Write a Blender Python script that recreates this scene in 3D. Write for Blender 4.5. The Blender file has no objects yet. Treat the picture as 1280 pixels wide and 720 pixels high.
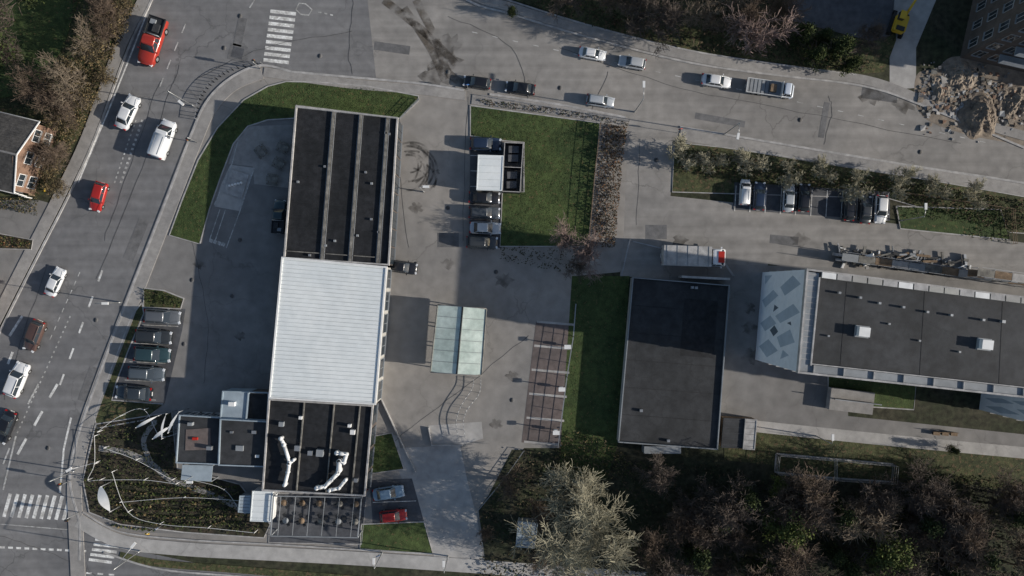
import bpy, math, random
import numpy as np
from mathutils import Vector, Quaternion, noise as mnoise
random.seed(7); RNG=np.random.default_rng(7)
H=101.0; S=9.0
def P(px,py,z=0.0):
    k=(H-z)/H
    return Vector(((px-640)/S*k,(360-py)/S*k,z))
scene=bpy.context.scene
# ------------------------------------------------------------ materials
MATS={}
COOL={'asphalt_road':.84,'asphalt_side':.90,'asphalt_patch':.95,'courtyard_paving':.93,'forecourt_asphalt':.88,'concrete_path':.98,'pavement_slabs':.95,'kerb_stone':.95,'parking_asphalt':.9,'brick_paving':.85,'tar':1,'weathered_beam':.95}
def mat(name,c1,c2=None,var=0.35,s1=0.12,s2=1.3,s3=14,rough=0.9,bump=0.3,cracks=0.0,metal=0.0,streak=None,spec=0.3,alpha=None,lo=0.38,hi=0.62,speck=None,coat=0,simple=False):
    if name in MATS: return MATS[name]
    if name in COOL:
        g=COOL[name]; f=lambda c:(c[0]*.96*g,c[1]*.995*g,c[2]*1.07*g); c1=f(c1); c2=f(c2) if c2 else None
    m=bpy.data.materials.new(name); m.use_nodes=True; nt=m.node_tree; N=nt.nodes; L=nt.links
    b=N['Principled BSDF']; b.inputs['Roughness'].default_value=rough; b.inputs['Metallic'].default_value=metal
    b.inputs['Specular IOR Level'].default_value=spec
    if coat: b.inputs['Coat Weight'].default_value=coat; b.inputs['Coat Roughness'].default_value=0.08
    tc=N.new('ShaderNodeTexCoord')
    def nz(sc,det=4,vec=None,dist=0):
        n=N.new('ShaderNodeTexNoise'); n.inputs['Scale'].default_value=sc; n.inputs['Detail'].default_value=det; n.inputs['Distortion'].default_value=dist
        L.new(vec if vec else tc.outputs['Object'],n.inputs['Vector']); return n.outputs['Fac']
    def ramp(f,a,b_):
        r=N.new('ShaderNodeMapRange'); r.inputs['From Min'].default_value=a; r.inputs['From Max'].default_value=b_; L.new(f,r.inputs['Value']); return r.outputs['Result']
    def mix(f,a,b_,mode='MIX'):
        x=N.new('ShaderNodeMix'); x.data_type='RGBA'; x.blend_type=mode
        if isinstance(f,float): x.inputs[0].default_value=f
        else: L.new(f,x.inputs[0])
        for v,i in ((a,6),(b_,7)):
            if isinstance(v,tuple): x.inputs[i].default_value=(*v,1)
            else: L.new(v,x.inputs[i])
        return x.outputs[2]
    def val(f,lo_,hi_):
        r=N.new('ShaderNodeMapRange'); r.inputs['From Min'].default_value=0.3; r.inputs['From Max'].default_value=0.7
        r.inputs['To Min'].default_value=lo_; r.inputs['To Max'].default_value=hi_; L.new(f,r.inputs['Value']); return r.outputs['Result']
    if simple:
        c=mix(ramp(nz(s1,2),.35,.65),c1,c2); L.new(c,b.inputs['Base Color']); MATS[name]=m; return m
    if var<=0 and not c2:
        b.inputs['Base Color'].default_value=(*c1,1); MATS[name]=m; return m
    c=mix(ramp(nz(s1,4,dist=0.6),lo,hi),c1,c2 if c2 else tuple(x*0.75 for x in c1))
    if var>0:
        n2=nz(s2,5); n3=nz(s3,2)
        c=mix(1.0,c,val(n2,1-var,1+var),'MULTIPLY'); c=mix(1.0,c,val(n3,1-var*0.7,1+var*0.7),'MULTIPLY')
    if streak:
        mp=N.new('ShaderNodeMapping'); mp.inputs['Rotation'].default_value=(0,0,math.radians(-streak)); mp.inputs['Scale'].default_value=(0.03,1.0,1)
        L.new(tc.outputs['Object'],mp.inputs['Vector'])
        c=mix(1.0,c,val(nz(0.9,3,mp.outputs[0]),0.86,1.14),'MULTIPLY')
    if cracks>0:
        ad=N.new('ShaderNodeVectorMath'); ad.operation='ADD'
        nn=N.new('ShaderNodeTexNoise'); nn.inputs['Scale'].default_value=0.5; nn.inputs['Detail'].default_value=4; L.new(tc.outputs['Object'],nn.inputs['Vector'])
        sc=N.new('ShaderNodeVectorMath'); sc.operation='SCALE'; sc.inputs['Scale'].default_value=3.0; L.new(nn.outputs['Color'],sc.inputs[0])
        L.new(tc.outputs['Object'],ad.inputs[0]); L.new(sc.outputs[0],ad.inputs[1])
        v=N.new('ShaderNodeTexVoronoi'); v.feature='DISTANCE_TO_EDGE'; v.inputs['Scale'].default_value=0.11; L.new(ad.outputs[0],v.inputs['Vector'])
        r=N.new('ShaderNodeMapRange'); r.inputs['From Min'].default_value=0.003; r.inputs['From Max'].default_value=0.012; r.inputs['To Min'].default_value=cracks; r.inputs['To Max'].default_value=0; L.new(v.outputs['Distance'],r.inputs['Value'])
        mk=N.new('ShaderNodeMath'); mk.operation='MULTIPLY'; L.new(r.outputs[0],mk.inputs[0]); L.new(ramp(nz(0.06,2),0.45,0.62),mk.inputs[1])
        c=mix(mk.outputs[0],c,tuple(x*0.35 for x in c1))
    if speck:
        c=mix(ramp(nz(speck[1],2),speck[2],speck[2]+0.04),c,speck[0])
    L.new(c,b.inputs['Base Color'])
    if bump>0:
        bp=N.new('ShaderNodeBump'); bp.inputs['Strength'].default_value=bump; bp.inputs['Distance'].default_value=0.05
        L.new(nz(s3*0.8,2),bp.inputs['Height']); L.new(bp.outputs[0],b.inputs['Normal'])
    if alpha is not None:
        L.new(ramp(nz(0.7,4),alpha[0],alpha[1]),b.inputs['Alpha'])
    MATS[name]=m; return m
M_ground=mat('woodland_floor',(0.055,0.052,0.034),(0.035,0.042,0.022),0.5,s1=.2,bump=.8)
M_road=mat('asphalt_road',(0.255,0.243,0.228),(0.205,0.198,0.19),0.14,s1=.07,cracks=.5,streak=65,s2=.8)
M_roadN=mat('asphalt_side',(0.345,0.315,0.275),(0.27,0.25,0.222),0.14,s1=.06,cracks=.5,streak=-10,s2=.7)
M_patch=mat('asphalt_patch',(0.19,0.182,0.172),None,0.2)
M_tar=mat('tar',(0.10,0.097,0.092),None,0.3)
M_court=mat('courtyard_paving',(0.35,0.315,0.27),(0.265,0.245,0.218),0.14,s1=.055,cracks=.35,s2=.6)
M_fore=mat('forecourt_asphalt',(0.30,0.278,0.248),(0.235,0.22,0.20),0.14,s1=.06,cracks=.35,s2=.6)
M_conc=mat('concrete_path',(0.46,0.43,0.385),(0.38,0.355,0.32),0.12,s1=.2,cracks=.3,s2=1)
M_pave=mat('pavement_slabs',(0.37,0.34,0.30),(0.30,0.278,0.25),0.14,s1=.15,s2=1.2)
M_kerb=mat('kerb_stone',(0.48,0.45,0.41),(0.37,0.35,0.32),0.2,s1=.6)
M_bay=mat('parking_asphalt',(0.12,0.12,0.122),(0.09,0.09,0.094),0.2)
M_brick=mat('brick_paving',(0.20,0.155,0.135),(0.145,0.12,0.108),0.2)
M_white=mat('road_paint',(0.80,0.80,0.78),(0.50,0.49,0.47),0.2,s1=1.1,s2=4,lo=.4,hi=.62)
M_faded=mat('worn_paint',(0.56,0.56,0.55),(0.32,0.315,0.30),0.2,s1=1.5,s2=4)
M_tyre=mat('tyre_mark',(0.07,0.065,0.06),None,0.2,alpha=(.35,.85))
M_stain=mat('oil_stain',(0.10,0.09,0.08),None,0.2,alpha=(.38,.9))
M_wet=mat('dirt_tracks',(0.12,0.10,0.08),None,0.2,alpha=(.36,.75))
M_grass=mat('lawn_grass',(0.070,0.098,0.032),(0.044,0.068,0.024),0.35,s1=.16,s2=1.2,s3=9,bump=1.0,speck=((0.12,0.10,0.045),2.5,.64))
M_grass2=mat('rough_grass',(0.080,0.085,0.038),(0.048,0.056,0.026),0.45,s1=.3,s2=1.6,s3=7,bump=1.0,speck=((0.12,0.09,0.05),2,.58))
M_soil=mat('soil',(0.065,0.052,0.038),(0.04,0.04,0.026),0.5,s1=.5,bump=1)
M_dirt=mat('building_site_dirt',(0.30,0.25,0.20),(0.20,0.17,0.14),0.3,s1=.2,s2=1,bump=1)
M_blk=mat('roof_felt',(0.024,0.025,0.028),(0.016,0.017,0.019),0.35,s1=.25,s2=1.5,rough=.7)
M_blk2=mat('roof_felt_grey',(0.049,0.051,0.055),(0.034,0.036,0.039),0.25,s1=.12,s2=.9,rough=.8,cracks=.3)
M_beam=mat('weathered_beam',(0.26,0.24,0.20),(0.15,0.14,0.12),0.3,s1=1)
M_steel=mat('galvanised_steel',(0.45,0.46,0.47),(0.33,0.34,0.35),0.1,rough=.4,metal=.6,bump=0)
M_wr=mat('white_metal_roof',(0.80,0.83,0.83),(0.73,0.77,0.78),0.05,s1=.15,s2=1,rough=.45,bump=0)
M_wseam=mat('roof_seam',(0.62,0.66,0.67),None,0.05,rough=.5,bump=0)
M_wpaint=mat('white_paint',(0.8,0.8,0.79),(0.72,0.72,0.71),0.06,s1=.5,rough=.5,bump=0)
M_grey=mat('grey_panel',(0.28,0.30,0.32),(0.22,0.235,0.25),0.1,rough=.6,bump=0)
M_bgrey=mat('blue_grey_panel',(0.36,0.42,0.47),(0.29,0.35,0.40),0.1,rough=.5,bump=0)
M_dk=mat('dark_metal',(0.03,0.032,0.035),None,0,rough=.5,bump=0)
M_glass=mat('window_glass',(0.03,0.04,0.05),None,0.0,rough=.06,bump=0,spec=.8)
M_pglass=mat('frosted_glass_roof',(0.60,0.68,0.62),(0.46,0.54,0.49),0.12,s1=.4,s2=1.5,rough=.25,bump=0,spec=.6)
M_bwall=mat('brick_wall',(0.24,0.15,0.105),(0.18,0.115,0.085),0.2,s1=.4,s3=9)
M_dkwall=mat('dark_brick',(0.12,0.10,0.09),(0.09,0.075,0.068),0.2)
M_wall=mat('render_wall',(0.42,0.41,0.38),(0.35,0.34,0.32),0.1)
M_slate=mat('slate_roof',(0.09,0.085,0.08),(0.06,0.058,0.056),0.3,s1=.6,s2=3,rough=.7)
M_mural=mat('mural_white',(0.80,0.83,0.86),(0.74,0.78,0.82),0.05,s1=.3,bump=.1)
M_mural2=mat('mural_blue_grey',(0.45,0.52,0.59),(0.38,0.45,0.52),0.06,bump=.1)
M_mural3=mat('mural_dark',(0.13,0.16,0.19),None,0.06,bump=.1)
M_wood=mat('timber',(0.25,0.18,0.12),(0.17,0.12,0.08),0.3,s1=.8)
M_rub=mat('rubber',(0.012,0.012,0.012),None,0,bump=0)
M_head=mat('headlamp',(0.7,0.72,0.75),None,0,rough=.1,bump=0)
M_tail=mat('tail_lamp',(0.35,0.01,0.01),None,0,rough=.2,bump=0)
M_yel=mat('yellow_paint',(0.65,0.42,0.04),None,0,rough=.4,bump=0)
M_redp=mat('red_paint',(0.45,0.03,0.02),None,0,rough=.4,bump=0)
M_bluep=mat('blue_paint',(0.03,0.12,0.35),None,0,rough=.4,bump=0)
def barkm(n,a,b): return mat(n,a,b,s1=.5,bump=0,simple=True)
M_bark=barkm('bark_pale',(0.24,0.195,0.145),(0.15,0.12,0.09))
M_bark2=barkm('bark_olive',(0.34,0.32,0.235),(0.22,0.205,0.15))
M_bark3=barkm('bark_grey',(0.125,0.10,0.085),(0.08,0.066,0.056))
M_bark4=barkm('bark_brown',(0.16,0.12,0.09),(0.10,0.075,0.058))
M_barkp=barkm('bark_pinkish',(0.25,0.185,0.165),(0.16,0.12,0.11))
def leafm(n,a,b,s1=.5): return mat(n,a,b,s1=s1,rough=.85,spec=.15,simple=True)
F_dark=leafm('leaf_dark_green',(0.027,0.038,0.018),(0.046,0.058,0.025))
F_green=leafm('leaf_green',(0.048,0.068,0.024),(0.078,0.096,0.032))
F_lime=leafm('leaf_yellow_green',(0.15,0.18,0.05),(0.085,0.105,0.035))
F_tan=leafm('leaf_tan',(0.22,0.165,0.085),(0.12,0.095,0.052))
F_brown=leafm('leaf_brown',(0.12,0.08,0.052),(0.07,0.05,0.035))
F_rust=leafm('leaf_rust',(0.21,0.11,0.058),(0.12,0.075,0.045))
F_scrub=leafm('leaf_scrub',(0.062,0.056,0.036),(0.09,0.075,0.05),.3)
F_litter=leafm('leaf_litter',(0.095,0.072,0.046),(0.05,0.042,0.028),.4)
F_grassA=leafm('grass_blade',(0.075,0.108,0.034),(0.05,0.076,0.026)); F_grassB=leafm('grass_blade_dry',(0.115,0.13,0.052),(0.068,0.082,0.035))
PAINT={}
def paint(c):
    k=str(c)
    if k not in PAINT: PAINT[k]=mat('car_paint_%d'%len(PAINT),c,None,0,rough=.3,bump=0,spec=.5,coat=.6,metal=0.1)
    return PAINT[k]
# ------------------------------------------------------------ mesh builder
class MB:
    def __init__(s): s.v=[];s.f=[];s.m=[];s.mats=[];s.sm=[]
    def mi(s,m):
        if m not in s.mats: s.mats.append(m)
        return s.mats.index(m)
    def add(s,vs,fs,m,smooth=False):
        o=len(s.v); s.v+= [tuple(v) for v in vs]; k=s.mi(m)
        for f in fs: s.f.append([i+o for i in f]); s.m.append(k); s.sm.append(smooth)
    def box(s,c,sz,m,rot=0.0,top=None):
        cx,cy,cz=c; hx,hy,hz=sz[0]/2,sz[1]/2,sz[2]/2; ca,sa=math.cos(rot),math.sin(rot)
        vs=[(cx+x*ca-y*sa,cy+x*sa+y*ca,cz+z) for z in(-hz,hz) for x,y in((-hx,-hy),(hx,-hy),(hx,hy),(-hx,hy))]
        s.add(vs,[(0,3,2,1),(0,1,5,4),(1,2,6,5),(2,3,7,6),(3,0,4,7)],m); s.add(vs[4:],[(0,1,2,3)],top or m)
    def prism(s,pts,z0,z1,m,top=None,bottom=False):
        n=len(pts); A=sum(pts[i][0]*pts[(i+1)%n][1]-pts[(i+1)%n][0]*pts[i][1] for i in range(n))
        if A<0: pts=list(pts)[::-1]
        if z1-z0>1e-4: s.add([(p[0],p[1],z0) for p in pts]+[(p[0],p[1],z1) for p in pts],[(i,(i+1)%n,(i+1)%n+n,i+n) for i in range(n)],m)
        s.add([(p[0],p[1],z1) for p in pts],[tuple(range(n))],top or m)
        if bottom: s.add([(p[0],p[1],z0) for p in pts],[tuple(range(n))[::-1]],m)
    def tube(s,p0,p1,r0,r1,m,n=6,cap=True):
        p0=Vector(p0);p1=Vector(p1);d=(p1-p0)
        if d.length<1e-6:return
        d.normalize(); a=d.orthogonal().normalized(); b=d.cross(a)
        vs=[p0+(a*math.cos(t)+b*math.sin(t))*r0 for t in [2*math.pi*i/n for i in range(n)]]+[p1+(a*math.cos(t)+b*math.sin(t))*r1 for t in [2*math.pi*i/n for i in range(n)]]
        s.add(vs,[(i,(i+1)%n,(i+1)%n+n,i+n) for i in range(n)]+([tuple(range(n))[::-1],tuple(range(n,2*n))] if cap else []),m,n>4)
    def path(s,pts,r,m,n=6):
        for i in range(len(pts)-1): s.tube(pts[i],pts[i+1],r,r,m,n)
    def ribbon(s,pts,w,z0,z1,m,top=None):
        q=[Vector((p[0],p[1])) for p in pts]; L_=[];R_=[]
        for i,p in enumerate(q):
            d=(q[min(i+1,len(q)-1)]-q[max(i-1,0)]).normalized(); nrm=Vector((-d.y,d.x))
            L_.append(p+nrm*w/2); R_.append(p-nrm*w/2)
        for i in range(len(q)-1):
            a,b,c,d=R_[i],R_[i+1],L_[i+1],L_[i]
            s.add([(x[0],x[1],z1) for x in(a,b,c,d)],[(0,1,2,3)],top or m)
            if z1-z0>.01:
                s.add([(a[0],a[1],z0),(b[0],b[1],z0),(b[0],b[1],z1),(a[0],a[1],z1)],[(0,1,2,3)],m)
                s.add([(d[0],d[1],z1),(c[0],c[1],z1),(c[0],c[1],z0),(d[0],d[1],z0)],[(0,1,2,3)],m)
        if z1-z0>.01:
            for a,b in((L_[0],R_[0]),(R_[-1],L_[-1])):
                s.add([(a[0],a[1],z0),(b[0],b[1],z0),(b[0],b[1],z1),(a[0],a[1],z1)],[(0,1,2,3)],m)
    def done(s,name,loc=None,rot=0,scale=1):
        me=bpy.data.meshes.new(name); me.from_pydata(s.v,[],s.f)
        for m in s.mats: me.materials.append(m)
        me.polygons.foreach_set('material_index',s.m); me.polygons.foreach_set('use_smooth',s.sm); me.update()
        return place(name,me,loc,rot,scale)
def place(name,me,loc=None,rot=0,scale=1):
    o=bpy.data.objects.new(name,me); scene.collection.objects.link(o)
    if loc is not None: o.location=loc
    o.rotation_euler=(0,0,rot); o.scale=(scale,)*3
    return o
def smooth(pts,n=6,closed=False):
    out=[];k=len(pts)
    rng=range(k if closed else k-1)
    g=(lambda i:pts[i%k]) if closed else (lambda i:pts[max(0,min(k-1,i))])
    for i in rng:
        p0,p1,p2,p3=[Vector(g(j)[:2]) for j in(i-1,i,i+1,i+2)]
        for j in range(n):
            t=j/n; out.append(0.5*((2*p1)+(p2-p0)*t+(2*p0-5*p1+4*p2-p3)*t*t+(3*p1-p0-3*p2+p3)*t**3))
    if not closed: out.append(Vector(pts[-1][:2]))
    return out
def sheet(name,pts,m,layer,sm=0):
    q=smooth(pts,sm,True) if sm else pts
    mb=MB(); mb.prism([P(a,b) for a,b in q],0,0,m); o=mb.done(name)
    o.location.z=0.005*layer; return o
def slab(name,pts,m,top=.1,kerb=.16,sm=0,z0=0.0,km=None):
    q=smooth(pts,sm,True) if sm else pts
    w=[P(a,b) for a,b in q]; mb=MB(); mb.prism(w,z0,top,m)
    if kerb: mb.ribbon(w+[w[0]],kerb,z0,top+.032,km or M_kerb)
    return mb.done(name)
def strip(name,pts,w,m,z0=0,z1=.1,sm=6,layer=None):
    q=smooth(pts,sm) if sm else pts
    mb=MB(); mb.ribbon([P(a,b) for a,b in q],w,z0 if layer is None else layer*.005,z1 if layer is None else layer*.005,m); return mb.done(name)
# ------------------------------------------------------------ ground sheets
mb=MB(); mb.prism([(-900,-900),(900,-900),(900,900),(-900,900)],0,0,M_ground); mb.done('ground')
roadE=[(95,760),(100,700),(100,655),(88,600),(98,545),(122,475),(150,400),(180,322),(210,245),(238,172),(258,128),(288,98),(326,82),(365,90)]
northS=[(430,95),(520,103),(600,116),(700,131),(790,148),(845,158),(1000,183),(1150,208),(1280,228),(1500,268)]
northN=[(1500,225),(1280,185),(1160,135),(1080,108),(960,93),(860,78),(740,48),(640,18),(575,-5),(470,-90),(450,-300)]
roadW=[(330,-300),(232,-90),(190,0),(160,62),(120,170),(86,245),(45,325),(0,415),(-70,560),(-300,1000)]
sheet('road',[(60,1000)]+roadE+northS[:3]+[(575,-5),(470,-90),(450,-300)]+roadW,M_road,1)
sheet('side_road',[(470,97)]+northS[1:5]+[(a,b+18) for a,b in northS[5:]]+[(a,b-8) for a,b in northN[:9]]+[(500,-60),(455,-40)],M_roadN,2)
sheet('cross_road',[(-600,665),(0,660),(100,650),(160,686),(300,715),(500,740),(900,770),(1500,820),(1500,900),(600,860),(100,800),(-600,900)],M_road,2)
sheet('courtyard',[(365,90)]+northS[:5]+[(786,300),(775,340),(720,345),(715,400),(700,560),(655,560),(598,636),(608,712),(300,692),(150,672)]+roadE[2:-1],M_court,3)
sheet('forecourt',[(100,640),(92,600),(104,545),(128,475),(156,400),(186,322),(216,245),(262,255),(300,150),(368,148),(362,320),(345,500),(330,670),(150,665)],M_fore,4)
sheet('yard_road',[(786,146),(848,158),(838,245),(1000,262),(1255,300),(1400,320),(1400,400),(1030,340),(960,330),(925,520),(1300,560),(1300,580),(900,540),(905,355),(775,345),(780,290)],M_roadN,4)
sheet('yard_apron',[(905,330),(1060,335),(1060,520),(1300,545),(1500,560),(1500,590),(1280,562),(1090,545),(900,522)],M_fore,5)
strip('pavement',[(100,760),(95,655),(94,600),(104,545),(128,475),(156,402),(186,325),(216,248),(244,176),(263,134),(291,105),(327,90)],2.0,M_pave,0,.11)
strip('kerb',roadE[1:],.3,M_kerb,0,.135)
strip('kerb',[(365,90),(430,96),(520,104),(580,113)],.3,M_kerb,0,.135)
strip('pavement',[(330,90),(430,104),(520,112),(582,120)],1.3,M_pave,0,.106)
strip('kerb',[(612,118),(700,131),(782,147)],.3,M_kerb,0,.135)
strip('pavement',[(590,124),(700,138),(784,154)],1.4,M_pave,0,.108)
strip('kerb',[(850,159),(1000,184),(1150,209),(1280,229),(1500,268)],.3,M_kerb,0,.135)
strip('pavement',[(850,168),(1000,193),(1150,217),(1280,238),(1500,277)],1.6,M_pave,0,.106)
strip('kerb',northN[1:10],.28,M_kerb,0,.135)
strip('pavement',[(1500,214),(1280,170),(1160,128),(1080,100),(960,86),(860,70),(740,40),(640,10),(585,-10),(500,-80)],1.3,M_pave,0,.106)
strip('kerb',[(1070,94),(960,79),(860,63),(740,33),(640,2),(600,-12)],.22,M_kerb,0,.145)
strip('kerb',roadW[1:],.28,M_kerb,0,.135)
strip('pavement',[(220,-90),(180,0),(150,60),(110,170),(76,242),(36,320),(-10,410)],1.6,M_pave,0,.106)
strip('pavement',[(98,650),(150,676),(230,686),(340,692),(450,698),(600,708),(760,720),(900,730),(1400,770)],1.9,M_conc,0,.12)
strip('kerb',[(104,640),(150,664),(230,674),(340,680),(450,687),(540,692)],.2,M_kerb,0,.16)
strip('verge',[(150,694),(200,704),(300,712),(420,722),(600,735)],1.0,M_grass2,0,.09)
strip('kerb',[(130,690),(200,711),(300,720),(420,730),(600,742)],.25,M_kerb,0,.13)
# lawns
slab('lawn',[(358,102),(400,103),(460,108),(523,120),(523,126),(500,148),(370,132),(368,148),(335,150),(310,158),(292,180),(276,222),(262,262),(250,305),(212,294),(228,250),(248,200),(272,160),(305,125),(335,108)],M_grass,.09)
slab('lawn',[(588,132),(750,154),(735,308),(625,308),(628,240),(655,240),(655,178),(630,176),(588,170)],M_grass,.09)
slab('lawn',[(180,360),(205,363),(230,373),(226,386),(180,384)],M_grass2,.1)
slab('verge',[(178,378),(180,392),(160,440),(145,480),(140,500),(205,505),(180,525),(122,535),(118,520),(140,460),(165,395)],M_grass2,.085)
slab('lawn',[(462,546),(490,541),(505,586),(462,592)],M_grass,.08)
slab('verge',[(452,655),(530,652),(541,692),(450,686)],M_grass,.08)
slab('lawn',[(715,345),(787,345),(772,555),(758,600),(700,600),(702,540)],M_grass,.033,kerb=0)
slab('verge',[(843,178),(900,184),(1040,204),(1280,246),(1400,268),(1400,300),(1255,290),(1110,248),(840,240)],M_grass2,.075,kerb=.12)
slab('lawn',[(1120,258),(1250,262),(1262,300),(1125,286)],M_grass,.12)
slab('lawn',[(1035,470),(1145,478),(1142,512),(1035,505)],M_grass,.05)
slab('verge',[(585,-60),(600,-14),(740,32),(860,62),(1070,93),(1105,90),(1120,50),(1110,-60)],M_grass2,.08,kerb=0)
sheet('grass_bank',[(-600,-200),(175,-200),(172,0),(140,62),(102,165),(60,240),(48,245),(-600,245)],M_grass2,2)
slab('lawn',[(-100,-60),(95,-60),(88,30),(70,75),(50,100),(20,120),(-100,112)],M_grass,.08,kerb=0,sm=4)
sheet('driveway',[(-300,250),(48,250),(66,255),(36,312),(-10,400),(-60,500),(-300,500)],M_fore,2)
slab('garden_bed',[(-100,290),(0,292),(42,300),(40,312),(-100,308)],M_soil,.15,kerb=.1)
slab('garden_bed',[(120,530),(215,515),(222,585),(300,605),(338,655),(330,672),(230,665),(150,655),(112,640),(104,600)],M_soil,.098)
sheet('woodland_edge',[(640,562),(1400,590),(1400,900),(860,720),(606,700),(600,640)],M_ground,6)
strip('path',[(900,528),(1090,548),(1280,566),(1450,582)],1.6,M_conc,0,.055)
sheet('lawn',[(905,535),(1400,585),(1400,625),(905,575)],M_grass2,7)
sheet('concrete_walkway',[(478,540),(497,545),(500,560),(575,556),(584,600),(597,650),(606,712),(545,706),(541,690),(520,640)],M_conc,5)
sheet('concrete_pad',[(535,532),(602,527),(604,548),(578,556),(540,556)],M_conc,6)
sheet('terrace_deck',[(288,206),(318,210),(300,264),(268,258),(276,232)],M_conc,6)
sheet('terrace_deck',[(300,158),(366,156),(360,235),(318,230),(316,208),(286,205)],M_pave,5)
sheet('parking_bays',[(175,386),(232,386),(228,412),(206,504),(138,500)],M_bay,6)
sheet('parking_bays',[(588,172),(628,175),(627,310),(586,308)],M_bay,6)
sheet('parking_bays',[(670,402),(718,404),(700,555),(652,553)],M_brick,6)
sheet('parking_bays',[(462,600),(515,598),(530,652),(466,655)],M_bay,6)
sheet('parking_bays',[(918,228),(1112,240),(1112,276),(916,262)],M_bay,17)
sheet('parking_area',[(985,-60),(1125,-60),(1112,45),(1090,52),(985,25)],M_bay,26)
sheet('lane',[(1180,-100),(1170,0),(1145,60),(1145,110),(1112,112),(1112,60),(1118,0),(1130,-100)],M_conc,3)
sheet('building_site',smooth([(1145,95),(1172,84),(1200,70),(1300,82),(1400,95),(1400,205),(1280,182),(1200,166),(1150,142)],5,True),M_dirt,4)
for (x,y,w_,h_,a) in [(297,66,2.4,2.3,-15),(300,40,1.2,4,-12),(490,60,5,1.2,-8),(1100,115,5,2.4,-8),(1030,150,.8,5,-10),(170,300,1.5,6,-22),(560,300,3,2,0),(820,290,3,2,0),(980,300,4,1.2,-5),(900,150,7,.9,-10),(110,480,1.2,5,-20)]:
    mb=MB(); c=P(x,y); mb.box((c.x,c.y,.02),(w_,h_,.004),M_patch,math.radians(a)); mb.done('asphalt_patch')
mb=MB(); c=P(297,66); mb.box((c.x,c.y,.026),(1.6,1.5,.004),M_bay,math.radians(-15)); mb.done('manhole_cover')
seams=[[(245,100),(330,60),(440,40)],[(442,0),(436,60),(440,92)],[(560,20),(640,60),(660,128)],[(700,60),(850,110),(1000,140),(1200,180)],
[(60,330),(25,430),(5,500)],[(200,100),(165,200),(130,300)],[(225,80),(170,230),(120,350)],[(500,120),(498,200),(510,310)],[(585,120),(578,300)],[(480,560),(560,500),(660,420)],
[(240,300),(260,400),(255,480)],[(800,180),(795,280)],[(1030,180),(1040,140),(1036,120)],[(740,140),(760,90)],[(330,120),(400,110),(480,116)],[(0,670),(60,690),(120,720)]]
mb=MB()
for sgm in seams:
    q=[P(a+random.uniform(-1.2,1.2),b+random.uniform(-1.2,1.2)) for a,b in smooth(sgm,8)]
    mb.ribbon(q,.06,.031,.031,M_tar)
mb.done('tar_seam')
def arcpx(cx,cy,rx,ry,a0,a1,n=24): return [(cx+rx*math.cos(math.radians(a0+(a1-a0)*i/n)),cy+ry*math.sin(math.radians(a0+(a1-a0)*i/n))) for i in range(n+1)]
mb=MB()
for cx,cy,rx,ry,a0,a1 in [(508,212,34,30,-90,60),(510,205,28,22,-100,80),(505,215,42,36,-80,40),(512,208,22,30,-60,100),(515,190,20,12,180,400),(500,225,45,28,-60,20)]:
    mb.ribbon([P(a,b) for a,b in arcpx(cx,cy,rx,ry,a0,a1)],.28,.034,.034,M_tyre)
    mb.ribbon([P(a,b) for a,b in arcpx(cx,cy,rx-11,ry-11,a0,a1)],.25,.035,.035,M_tyre)
for l in [[(520,0),(545,50),(560,90),(585,108)],[(505,10),(538,60),(556,100)],[(480,0),(530,40),(570,80)]]:
    mb.ribbon([P(a,b) for a,b in smooth(l,8)],1.1,.036,.036,M_wet)
mb.done('tyre_marks')
mb=MB(); k=0
for x,y,r in [(555,75,2.2),(545,95,2.0),(562,55,1.6),(720,180,.5),(937,410,1.1),(935,385,.9),(850,300,1.0),(1090,118,1.6),(1130,130,1.5),(250,330,.8),(300,420,.7),(560,330,.9),(640,470,.8),(520,260,.9),(630,350,1.2),(545,215,.5),(1000,300,1.2),(620,530,.8),(940,445,1.3)]:
    c=P(x,y); n=18; k+=1
    mb.prism([(c.x+r*(1+.35*math.sin(i*1.7+x))*math.cos(i/n*6.283),c.y+r*(.8+.3*math.cos(i*2.3))*math.sin(i/n*6.283)) for i in range(n)],.038+k*.0001,.038+k*.0001,M_stain)
mb.done('oil_stains')
# ------------------------------------------------------------ markings
ZM=.028
def line(mb,pts,w=.15,m=None,z=ZM,sm=0):
    q=smooth(pts,6) if sm else pts
    mb.ribbon([P(a,b) for a,b in q],w,z,z,m or M_white)
def dash(mb,a,b,n,fr=.5,w=.15,m=None):
    for i in range(n):
        t0=i/n;t1=(i+fr)/n
        line(mb,[(a[0]+(b[0]-a[0])*t0,a[1]+(b[1]-a[1])*t0),(a[0]+(b[0]-a[0])*t1,a[1]+(b[1]-a[1])*t1)],w,m)
mb=MB()
line(mb,[(192,-5),(165,65),(135,140),(98,228)],.22)
line(mb,[(186,330),(150,410),(132,452)],.08,M_faded)
dash(mb,(232,30),(195,120),4,.5,.18,M_faded)
dash(mb,(178,150),(150,232),14,.45,.35,M_faded); dash(mb,(170,150),(142,232),14,.45,.2,M_faded)
dash(mb,(128,338),(68,500),5,.42,.28)
dash(mb,(88,395),(20,545),24,.4,.2,M_faded); dash(mb,(100,340),(60,430),8,.5,.14,M_faded)
line(mb,[(20,545),(4,612)],.24,M_faded); line(mb,[(89,522),(80,560),(75,616)],.28)
for a,b in (((33,548),(22,568)),((53,514),(43,532)),((72,480),(62,497)),((12,420),(28,395)),((16,440),(10,455))): line(mb,[a,b],.36)
for a,b in (((35,505),(48,480)),((12,560),(4,580))): line(mb,[a,b],.24,M_faded)
dash(mb,(0,684),(112,689),11,.6,.3); dash(mb,(-80,680),(0,684),8,.6,.28)
line(mb,[(0,655),(85,662)],.1,M_faded)
dash(mb,(108,716),(150,719),3,.5,.25)
line(mb,[(370,12),(374,4),(382,5),(390,12),(386,19),(376,18),(370,12)],.18,M_faded)
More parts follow.
